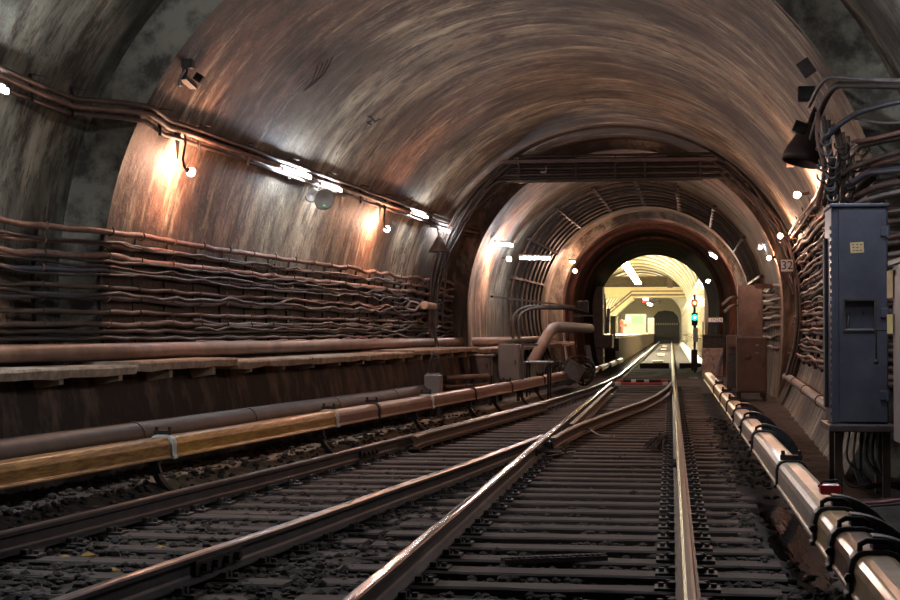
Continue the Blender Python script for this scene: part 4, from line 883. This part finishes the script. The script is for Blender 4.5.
# chain-like clips on the step face
for k in range(9):
    x = 822+R.uniform(0, 34); y = 118+R.uniform(0, 70); c = at(x, y, 13.75); b = MB()
    for j in range(4):
        o_ = c+Vector((R.uniform(-.05, .05), .02*j, -.09*j)); b.tube([o_+Vector((.045*math.cos(a), 0, .045*math.sin(a))) for a in [PI*.9+PI*1.2*i/8 for i in range(9)]], .009, 5)
    tag(b.build('cable_clips', 'cable_grey' if k % 2 else 'iron'), 'column of small iron cable clips on the step face of the right wall', 'clips', 'clip columns on the step face')
for k in range(7):
    p = smooth([(818+5*k, 112+4*k, .2), (822+5*k+R.uniform(-4, 4), 140+3*k, .25), (826+5*k+R.uniform(-5, 5), 170, .3), (818+6*k, 205, .9)]); tag(MB().tube([at(x, y, 13.9+d*.3-.12) for x, y, d in p], R.uniform(.012, .024), 7).build('edge_cable', R.choice(['cable', 'cable_dark', 'cable_rust'])), 'dark cable hanging down the step face above the blue cabinet', 'cable', 'cables down the step face')
b = MB(); a = at(800, 72, 14.3); c = at(812, 64, 14.3); b.bar(a, c, .05, .16); tag(b.build('junction_box', 'horn_dark', bevel=.01), 'grey box on the vault edge near the top right', 'junction box')
p = at(806, 94, 14.8); b = MB(); b.box(p, (.16, .12, .14)); tag(b.build('junction_box', 'iron', bevel=.01), 'dark box on the vault below the bright conduit bend', 'junction box')
p = at(800, 128, 15.8); b = MB(); b.box(p, (.14, .12, .12), Matrix.Rotation(.4, 3, 'Y')); tag(b.build('junction_box', 'iron', bevel=.01), 'black box just above the big cone shade', 'junction box')

# the blue-grey cabinet and its stand
YC = 12.4; A = at(831, 207, YC); Bq = at(889, 424, YC); x0, x1, z1, z0 = A.x, Bq.x, A.z, Bq.z; dC = .5
t = thing('relay_cabinet', ((x0+x1)/2, YC+.25, z0), 'tall blue-grey metal cabinet with a recessed handle on the right', 'cabinet')
MB().box(((x0+x1)/2, YC+dC/2, (z0+z1)/2), (x1-x0, dC, z1-z0)).build('body', 'cabinet_blue', t, .012)
# door with its recess built as a real pan: four strips around the opening
dx0, dx1 = x0+.055, x1-.02; dz0, dz1 = z0+.02, z1-.03; ra = at(843, 300, YC); rb = at(874, 331, YC)
b = MB(); yd = YC-.03; th = .06
b.box(((dx0+dx1)/2, yd, (rb.z+dz0)/2), (dx1-dx0, th, rb.z-dz0)); b.box(((dx0+dx1)/2, yd, (ra.z+dz1)/2), (dx1-dx0, th, dz1-ra.z))
b.box(((dx0+ra.x)/2, yd, (ra.z+rb.z)/2), (ra.x-dx0, th, ra.z-rb.z)); b.box(((rb.x+dx1)/2, yd, (ra.z+rb.z)/2), (dx1-rb.x, th, ra.z-rb.z))
d = b.build('door', 'cabinet_blue', t)
b = MB(); fr = .012
for (p, q) in (((ra.x, ra.z), (rb.x, ra.z)), ((ra.x, rb.z), (rb.x, rb.z)), ((ra.x, ra.z), (ra.x, rb.z)), ((rb.x, ra.z), (rb.x, rb.z))): b.bar((p[0], yd-.034, p[1]), (q[0], yd-.034, q[1]), fr, fr)
b.build('recess_rim', 'cabinet_dark', d)
MB().box(((ra.x+rb.x)/2, yd-.02, rb.z+.01), (rb.x-ra.x-.02, .05, .016)).build('recess_lip', 'cable_grey', d, .004)
h = at(848, 318, YC); b = MB(); b.tube([(h.x, YC-.0, h.z+.02), (h.x, YC-.05, h.z+.005), (h.x-.012, YC-.05, h.z-.09)], .011, 8); b.build('handle', 'iron', d)
b = MB(); kp = at(863, 313, YC); b.tube([(kp.x, YC-.004, kp.z), (kp.x, YC-.014, kp.z)], .009, 8); b.build('keyhole', 'ink', d)
for y in (232, 313, 395): p = at(884, y, YC); b = MB(); b.box((p.x, YC-.068, p.z), (.075, .02, .075)); b.tube([(p.x+.02, YC-.08, p.z-.045), (p.x+.02, YC-.08, p.z+.045)], .012, 8); b.build('hinge', 'cabinet_blue', t, .004)
MB().box(((x0+x1)/2, YC+dC/2-.01, z1+.012), (x1-x0+.03, dC+.04, .028)).build('roof_plate', 'cabinet_blue', t, .006)
b = MB(); b.box((x0-.012, YC+.35, (z0+z1)/2-.06), (.03, .12, z1-z0-.35)); b.build('side_seal', 'ink', t)
b = MB()
for k in range(26): zz = z0+.08+k*(z1-z0-.25)/25; b.box((x0-.004, YC+.03, zz), (.014, .045, .03))
b.build('hinge_strip', 'cabinet_blue', t)
p = at(857, 247.5, YC-.06); th_ = tag(MB().box((p.x, YC-.062, p.z), (.105, .003, .085), Matrix.Rotation(-.06, 3, 'Y')).build('paper_note', 'paper_tan', origin=(p.x, YC-.062, p.z)), 'small tan paper note stuck high on the blue-grey cabinet door', 'note')
b = MB()
for r_, (n_, zz) in enumerate(((3, .024), (2, .0), (3, -.024))):
    for c_ in range(n_): b.box((p.x-.03+.028*c_+R.uniform(0, .006), YC-.0645, p.z+zz), (.017, .002, .006))
b.build('handwriting', 'ink', th_)
b = MB(); st = thing('cabinet_stand', ((x0+x1)/2, YC+.25, -.2), 'dark iron stand with plate carrying the blue-grey cabinet', 'stand')
MB().box(((x0+x1)/2, YC+.2, z0-.03), (x1-x0+.08, dC+.25, .05)).build('top_plate', 'cabinet_brown', st, .006)
MB().box(((x0+x1)/2, YC-.02, z0-.006), (x1-x0-.04, .1, .012)).build('pale_strip', 'pipe_pale', st)
for xx in (x0+.05, x1-.02):
    for yv in (YC+.02, YC+.45): MB().box((xx, yv, (z0-.05-.22)/2), (.06, .06, z0-.05+.22)).build('leg', 'cabinet_dark', st)
for k in range(7):
    xa = x0+.12+.05*k; b = MB(); q = smooth([(xa, YC+.25, z0-.05), (xa-.03, YC+.2, .22), (xa+R.uniform(-.02, .1), YC+.12, R.uniform(-.02, .12)), (xa+.22, YC+.1, R.uniform(-.02, .06)), (x1+.3, YC+.05, R.uniform(.0, .1))]); b.tube(q, R.uniform(.009, .018), 7)
    tag(b.build('hanging_cable', 'cable_dark' if k % 2 else 'cable'), 'dark cable looping down beneath the blue-grey cabinet', 'cable', 'cables looping under the blue cabinet')
# the second cabinet at the right edge
t = thing('edge_cabinet', (1.85, 10.3, .3), 'pale metal cabinet cut off by the right edge of the photo', 'cabinet')
xe = 1.595
MB().box((xe+.3, 10.3, 1.1), (.6, 1.9, 1.28)).build('body', 'cabinet_pale', t, .01); MB().box((xe+.3, 10.3, 1.75), (.66, 1.96, .03)).build('roof_plate', 'cabinet_pale', t)
MB().box((xe-.008, 10.6, 1.1), (.014, .9, 1.1)).build('door', 'cabinet_pale', t, .004)
p = onx = lambda px, py, X: (lambda d_: EYE+d_*(X/d_.x))(ray(px, py))
q = p(890, 324, xe-.016); tag(MB().box(q, (.004, .28, .14)).build('paper_note', 'paper_yellow'), 'yellow slip stuck to the pale cabinet at the right edge', 'note')
q = p(890, 284, xe-.016); tag(MB().box(q, (.004, .3, .2)).build('paper_note', 'paper_tan'), 'pale sheet stuck to the cabinet at the right edge, above the yellow slip', 'note')
for yv in (9.45, 11.1): MB().box((xe+.08, yv, .1), (.06, .06, .75)).build('leg', 'iron', t)
b = MB(); q = at(876, 330, 11.6); b.tube([q, q+Vector((0, 0, -.15)), q+Vector((0, 0, -.22))], .008, 6); b.tube([q, q+Vector((.12, -.2, 0))], .008, 6); b.ball(q+Vector((0, 0, -.24)), .02, 8); tag(b.build('latch_rod', 'iron'), 'thin latch rod hanging between the two right-hand cabinets', 'rod')

# brown boxes beyond
Yb = 31.0; a = at(738, 285, Yb); c = at(763, 340, Yb); t = cabinet('relay_box', a.x, c.x, Yb, Yb+.35, c.z, a.z, 'cabinet_brown', 'tall narrow brown box standing behind the wide dark box at right', 'box', door=True, legs=c.z+.2)
q = at(752, 325, Yb); MB().box((q.x-.02, Yb-.02, q.z), (.2, .012, .18)).build('name_plate', 'cabinet_dark', t, .004)
Yb = 29.2; a = at(737, 337, Yb); c = at(767, 393, Yb); t = cabinet('point_motor_box', a.x, c.x, Yb, Yb+.6, c.z, a.z, 'cabinet_dark', 'wide dark brown box with a round boss beside the right contact rail', 'box', door=True, legs=.24)
q = at(748, 357, Yb); MB().lathe((q.x, Yb-.018, q.z), (0, -1, 0), [(0, .055), (.02, .055), (.03, .03), (.03, 0)], 14).build('boss', 'cabinet_dark', t); q = at(757, 345, Yb); MB().box((q.x, Yb-.02, q.z), (.06, .01, .03)).build('badge', 'cable_grey', t); q = at(757, 353, Yb); MB().box((q.x, Yb-.02, q.z), (.06, .01, .02)).build('badge', 'cable_grey', t)
Yb = 30.2; a = at(727, 335, Yb); c = at(741, 388, Yb); t = cabinet('side_cabinet', a.x, c.x, Yb, Yb+.4, c.z, a.z, 'cabinet_brown', 'narrow box with dark door left of the wide dark box', 'box', door=False, legs=.25)
q = at(733, 365, Yb); MB().box(((a.x+c.x)/2, Yb-.01, q.z-.1), (c.x-a.x-.04, .02, .72)).build('door', 'cabinet_blue' if False else 'iron_grey', t, .006); MB().box(((a.x+c.x)/2, Yb-.01, a.z-.13), (c.x-a.x-.04, .02, .22)).build('panel', 'cabinet_brown', t, .006)
# scratched panel and frame with its number plate
Yp = 46.6; a = at(702, 348, Yp); c = at(723, 377, Yp); t = thing('sheet_panel', ((a.x+c.x)/2, Yp, c.z), 'scratched rusty sheet panel standing right of the track before the station', 'panel')
MB().box(((a.x+c.x)/2, Yp, (a.z+c.z)/2), (c.x-a.x, .05, a.z-c.z)).build('sheet', 'scratched', t, .01)
b = MB(); p = at(722, 352, Yp-.2); q = at(716, 372, Yp-.4); b.bar(p, q, .05, .05); tag(b.build('pale_bar', 'bluegrey_plate'), 'short pale bar leaning on the scratched panel', 'bar')
t = thing('sign_frame', (a.x+.2, Yp+.2, c.z), 'dark open frame carrying the white number plate', 'frame')
b = MB(); yv = Yp+.25
for px in (703, 709, 716, 724): u = at(px, 322, yv); b.bar((u.x, yv, .3), (u.x, yv, u.z), .035, .035)
u = at(703, 335, yv); v = at(724, 335, yv); b.bar(u, v, .03, .03); b.box(((u.x+v.x)/2, yv+.15, .8), (v.x-u.x, .03, .7)); b.build('bars', 'iron', t)
t = thing('number_plate', at(715.5, 320, Yp), 'white plate reading 1N24 above the open frame', 'sign'); p = at(715.6, 320, Yp+.1)
MB().box(p, (.43, .012, .135)).build('plate', 'sign_white', t, .003); MB().box(p+Vector((0, -.003, -.068)), (.39, .012, .022)).build('blue_edge', 'sign_blue', t); text('1N24', .15, 'characters', 'ink', facing(p+Vector((.02, -.009, .002)), (1, 0, 0), (0, 0, 1)), t)
b = MB(); p = atz(693, 378, -.12); b.bar(p+Vector((-.12, 0, 0)), p+Vector((.14, 0, 0)), .05, .03); tag(b.build('green_strip', 'bluegrey_plate'), 'short pale bluish strip on the ground before the signal', 'strip')
# signal
Ys = 54.0; base = at(691, 366, Ys); hx = at(694.6, 303, Ys).x
t = thing('track_signal', (hx, Ys, -.2), 'track signal on a post showing orange above green at the station mouth', 'signal'); zr = at(694.6, 303, Ys).z; zg = at(694.6, 317.4, Ys).z
MB().tube([(hx, Ys+.12, -.2), (hx, Ys+.12, zr+.3)], .045, 10).build('post', 'iron', t)
MB().box((hx, Ys+.06, zr), (.2, .1, .26)).build('upper_head', 'iron', t, .02); MB().box((hx, Ys+.06, zg-.06), (.22, .1, .46)).build('lower_head', 'iron', t, .02)
MB().ball((hx, Ys-.04, zr), .085, 12, (1, .5, 1)).build('orange_lens', 'signal_red', t); MB().ball((hx, Ys-.04, zg), .11, 12, (1, .5, 1)).build('green_lens', 'signal_green', t); MB().ball((hx, Ys-.09, zg), .04, 8).build('filament', 'lamp_core', t); MB().ball((hx, Ys-.075, zr), .03, 8).build('filament', 'lamp_core', t)
for z in (zr, zg): MB().lathe((hx, Ys+.01, z), (0, -1, 0), [(0, .12), (.07, .125), (.07, .115), (0, .11)], 16).build('hood', 'iron', t)
MB().box((hx+.03, Ys+.03, zg-.62), (.17, .04, .5)).build('blue_tag', 'blue_panel', t)
q = at(694, 352, Ys); MB().box((hx-.02, Ys+.05, .25), (.22, .2, .75)).build('base_box', 'iron', t, .01)

# ================================================================== the station beyond
Y0, Y1 = 60.62, 205.0; xw = 1.32; cz = -2.5
b = MB(); b.box(((-6.6+2)/2, (Y0+Y1)/2, -.31), (9, Y1-Y0, .1)); struct(b.build('floor', 'ballast'), 'dark bed of the station track')
b = MB(); b.box((-4.55, (60.3+Y1)/2, .45), (4.7, Y1-60.3, 1.08)); struct(b.build('floor', 'dark_shade'), 'dark body of the station platform')
b = MB(); b.box((-4.6, (60.3+Y1)/2, 1.04), (4.7, Y1-60.3, .1)); struct(b.build('floor', 'station_cream'), 'pale station platform floor')
b = MB(); b.box((-2.22, (60.0+Y1)/2, 1.06), (.1, Y1-60, .07)); struct(b.build('trim', 'deck_concrete'), 'platform edge')
b = MB(); b.box((-2.6, 60.15, .75), (1.1, .35, .5)); struct(b.build('trim', 'cabinet_brown'), 'dark red end block of the platform')
b = MB(); b.box((xw+.1, (Y0+Y1)/2, 1.75), (.2, Y1-Y0, 4.1)); struct(b.build('wall_right', 'station_wall'), 'cream station wall beside the track')
for z, h, m in ((3.45, .07, 'station_line'), (3.62, .05, 'station_line'), (.95, .05, 'station_line')): struct(MB().box((xw-.01, (Y0+Y1)/2, z), (.05, Y1-Y0, h)).build('trim', m), 'dark line along the station wall')
b = MB(); b.add([(xw-.02, Y0, .1), (xw-.02, Y1, .1), (xw-.35, Y1, -.26), (xw-.35, Y0, -.26)], [(0, 1, 2, 3)]); struct(b.build('trim', 'station_floor'), 'sloped kerb along the station wall')
b = MB(); b.box((-6.9, (Y0+Y1)/2, 2.2), (.2, Y1-Y0, 5)); struct(b.build('wall_left', 'station_cream'), 'cream far side wall of the platform')
for k in range(26):
    q = 64+5.4*k; b = MB(); b.box((-6.7, q, 2.3), (.25, .7, 2.9)); struct(b.build('trim', 'station_grey' if k % 2 else 'station_line'), 'pilaster on the platform side wall')
b = MB(); n = 40; Rv = 4.15; zs = 3.05; vs = []
ysv = yy(Y0, Y1, 6)
for yv in ysv:
    for k in range(n+1): a = PI*1.0-PI*k/n; vs.append((cz-.22+Rv*math.cos(a)*1.02, yv, zs+Rv*.86*math.sin(a)))
b.add(vs, [(i*(n+1)+k, (i+1)*(n+1)+k, (i+1)*(n+1)+k+1, i*(n+1)+k+1) for i in range(len(ysv)-1) for k in range(n)], 0, True); struct(b.build('ceiling', 'station_cream'), 'cream station vault')
for k in range(24):
    q = 63+6*k; pts = [(cz-.22+(Rv-.05)*math.cos(a)*1.02, q, zs+(Rv-.05)*.86*math.sin(a)) for a in [PI-PI*i/30 for i in range(31)]]; struct(MB().tube(pts, .09, 6).build('trim', 'station_grey'), 'rib of the station vault')
# end wall with the far tunnel mouth
b = MB(); ye = 200
mouth = [(-2.45, -.3), (-2.45, 2.2), (-2.25, 3.3), (-1.7, 3.95), (-.7, 4.1), (.3, 3.95), (.9, 3.3), (1.1, 2.2), (1.1, -.3)]
outer = [(-6.9, -.3), (-6.9, 3), (-6.0, 5.4), (-4.6, 6.4), (-2.7, 6.9), (-.6, 6.4), (.9, 5.4), (1.8, 3.2), (1.8, -.3)]
vs = [(x, ye, z) for x, z in outer]+[(x, ye, z) for x, z in mouth]; b.add(vs, [(i, i+1, 9+i+1, 9+i) for i in range(8)]); struct(b.build('wall_back', 'station_grey'), 'far end wall of the station')
b = MB(); b.sweep([(0, 200.1, 0), (0, 235, 0)], mouth, closed=True); struct(b.build('wall_tunnel', 'dark_void'), 'dark tunnel beyond the station')
t = thing('tunnel_rail', (-.7, 199.5, 1.2), 'dark guard frame with pale posts before the far tunnel mouth', 'railing'); MB().box((-.7, 199.6, .95), (3.4, .1, .9)).build('panel', 'iron', t)
for k in range(11): MB().box((-2.2+.3*k, 199.45, 2.3), (.10, .05, .28)).build('post', 'kiosk_white', t)
b = MB(); b.bar((-2.3, 199.5, 2.15), (.9, 199.5, 2.15), .06, .06); b.build('bar', 'iron', t)
# footbridge
Yg = 128; zb0 = at(660, 297, Yg).z; zb1 = at(660, 287, Yg).z; zt1 = at(660, 277, Yg).z; xa = -6.75
xs0 = at(632, 297, Yg).x
t = thing('footbridge', (-2.7, Yg+2, zb0), 'cream footbridge with dark lines crossing the station', 'footbridge')
MB().box(((xa+xw)/2, Yg+2, (zb0+zb1)/2), (xw-xa, 4, zb1-zb0)).build('deck', 'station_cream', t)
MB().box(((xs0+xw)/2, Yg-.03, zb0+.18), (xw-xs0, .08, .14)).build('line', 'station_line', t); MB().box(((xs0+xw)/2, Yg-.03, zb0+.5), (xw-xs0, .08, .10)).build('line', 'station_line', t)
sl = at(607, 318, Yg); b = MB(); b.bar((xs0, Yg+1.5, zb0+.02), (sl.x, Yg+1.5, sl.z), 3, .5); b.build('stair_flight', 'station_cream', t)
for dz in (.22, .5): b = MB(); b.bar((xs0, Yg-.03, zb0+dz), (sl.x, Yg-.03, sl.z+dz), .08, .12); b.build('stair_line', 'station_line', t)
t = thing('balustrade', (-2.9, Yg, zb1), 'dark lattice balustrade standing on the footbridge', 'balustrade'); MB().box(((xa+at(688, 280, Yg).x)/2-.3, Yg+.1, (zb1+zt1)/2), (7.6, .12, zt1-zb1)).build('lattice', 'lattice', t)
for px in (601, 670): u = at(px, 280, Yg); MB().box((u.x, Yg, (zb1+zt1)/2), (.45, .3, zt1-zb1+.15)).build('post', 'station_line', t)
MB().box(((xa+at(688, 280, Yg).x)/2-.3, Yg+.1, zt1+.03), (7.6, .2, .1)).build('top_rail', 'station_line', t)
# station lamps
for k, q in enumerate((78, 84, 90, 96, 102, 108, 114, 120)):
    f = MB(); x = -2.6; z = 5.15; t = thing('station_lamp', (x, q, z), f'bright lamp below the station vault before the footbridge, {nth(k+1)} from the viewer', 'lamp', 'lamps along the station vault'); MB().box((x, q, z), (.42, 4.2, .10)).build('diffuser', 'station_glow', t); MB().box((x, q, z+.09), (.5, 4.3, .06)).build('housing', 'kiosk_white', t)
for k, q in enumerate((137, 146, 156, 166, 176, 188)):
    x = -2.55; z = 4.62; t = thing('station_lamp', (x, q, z), f'bright lamp seen below the footbridge, {nth(k+1)} from the viewer', 'lamp', 'lamps along the station vault'); MB().box((x, q, z), (.45, 4, .1)).build('diffuser', 'station_glow', t); MB().box((x, q, z+.09), (.5, 4.1, .06)).build('housing', 'kiosk_white', t)
# things on the platform
Yk = 150; a = at(625, 314, Yk); c = at(646, 333, Yk); t = thing('kiosk', ((a.x+c.x)/2, Yk+1, 1.09), 'white platform kiosk with pale green window', 'kiosk')
MB().box(((a.x+c.x)/2, Yk+1, (1.09+a.z)/2), (c.x-a.x, 2, a.z-1.09)).build('body', 'kiosk_white', t, .02); u = at(632, 316, Yk); v = at(644, 324, Yk); MB().box(((u.x+v.x)/2, Yk-.03, (u.z+v.z)/2), (v.x-u.x, .05, u.z-v.z)).build('window', 'green_panel', t)
u = at(627, 318, Yk); MB().box((u.x+.1, Yk-.03, u.z), (.4, .04, .5)).build('notice', 'sign_white', t); u = at(638, 330, Yk); MB().box((u.x, Yk-.05, 1.5), (.45, .08, .8)).build('door', 'kiosk_white', t)
Yk = 110; u = at(622, 325, Yk); t = thing('red_stand', (u.x, Yk, 1.09), 'small red stand on the platform before the kiosk', 'stand'); MB().box((u.x, Yk, 1.3), (.12, .12, .45)).build('post', 'red_rod', t); MB().box((u.x+.12, Yk, u.z-.02), (.5, .12, .22)).build('head', 'red_rod', t); MB().ball((u.x, Yk, u.z+.28), .13, 8).build('knob', 'red_rod', t)
b = MB(); u = at(627, 325, 112); b.box((u.x, 112, 1.6), (.55, .06, 1.05)); tag(b.build('information_board', 'station_grey'), 'grey framed board right of the red stand', 'board')
b = MB(); u = at(651, 322, 160); b.box((u.x, 160, 1.9), (.7, .5, 1.7)); tag(b.build('platform_booth', 'station_grey'), 'dark grey booth right of the white kiosk', 'booth')
t = thing('interval_clock', at(651, 302, 160), 'dark display with red digits hanging under the far vault', 'display'); u = at(651, 301.5, 160); MB().box(u, (1.9, .15, .36)).build('case', 'iron', t); text('0:45', .42, 'digits', 'digit_red', facing(u+Vector((-.55, -.09, 0)), (1, 0, 0), (0, 0, 1)), t); 
# pit face and pale plates between the rails
b = MB(); b.box((-.66, 60.6, -.11), (1.15, .4, .24)); b.box((.75, 60.6, -.11), (.85, .4, .24)); tag(b.build('pit_end', 'iron'), 'black end wall of the trough between the station rails', 'pit wall')
for k, (q, ww) in enumerate(((72, .5), (95, .42), (126, .42), (150, .42))):
    b = MB(); b.box((-.62, q, -.16), (ww, 1.9+k*1.2, .09)); tag(b.build('track_plate', 'pale_plate'), f'bright pale plate lying between the station rails, {nth(k+1)} from the viewer', 'plate', 'pale plates between the station rails')
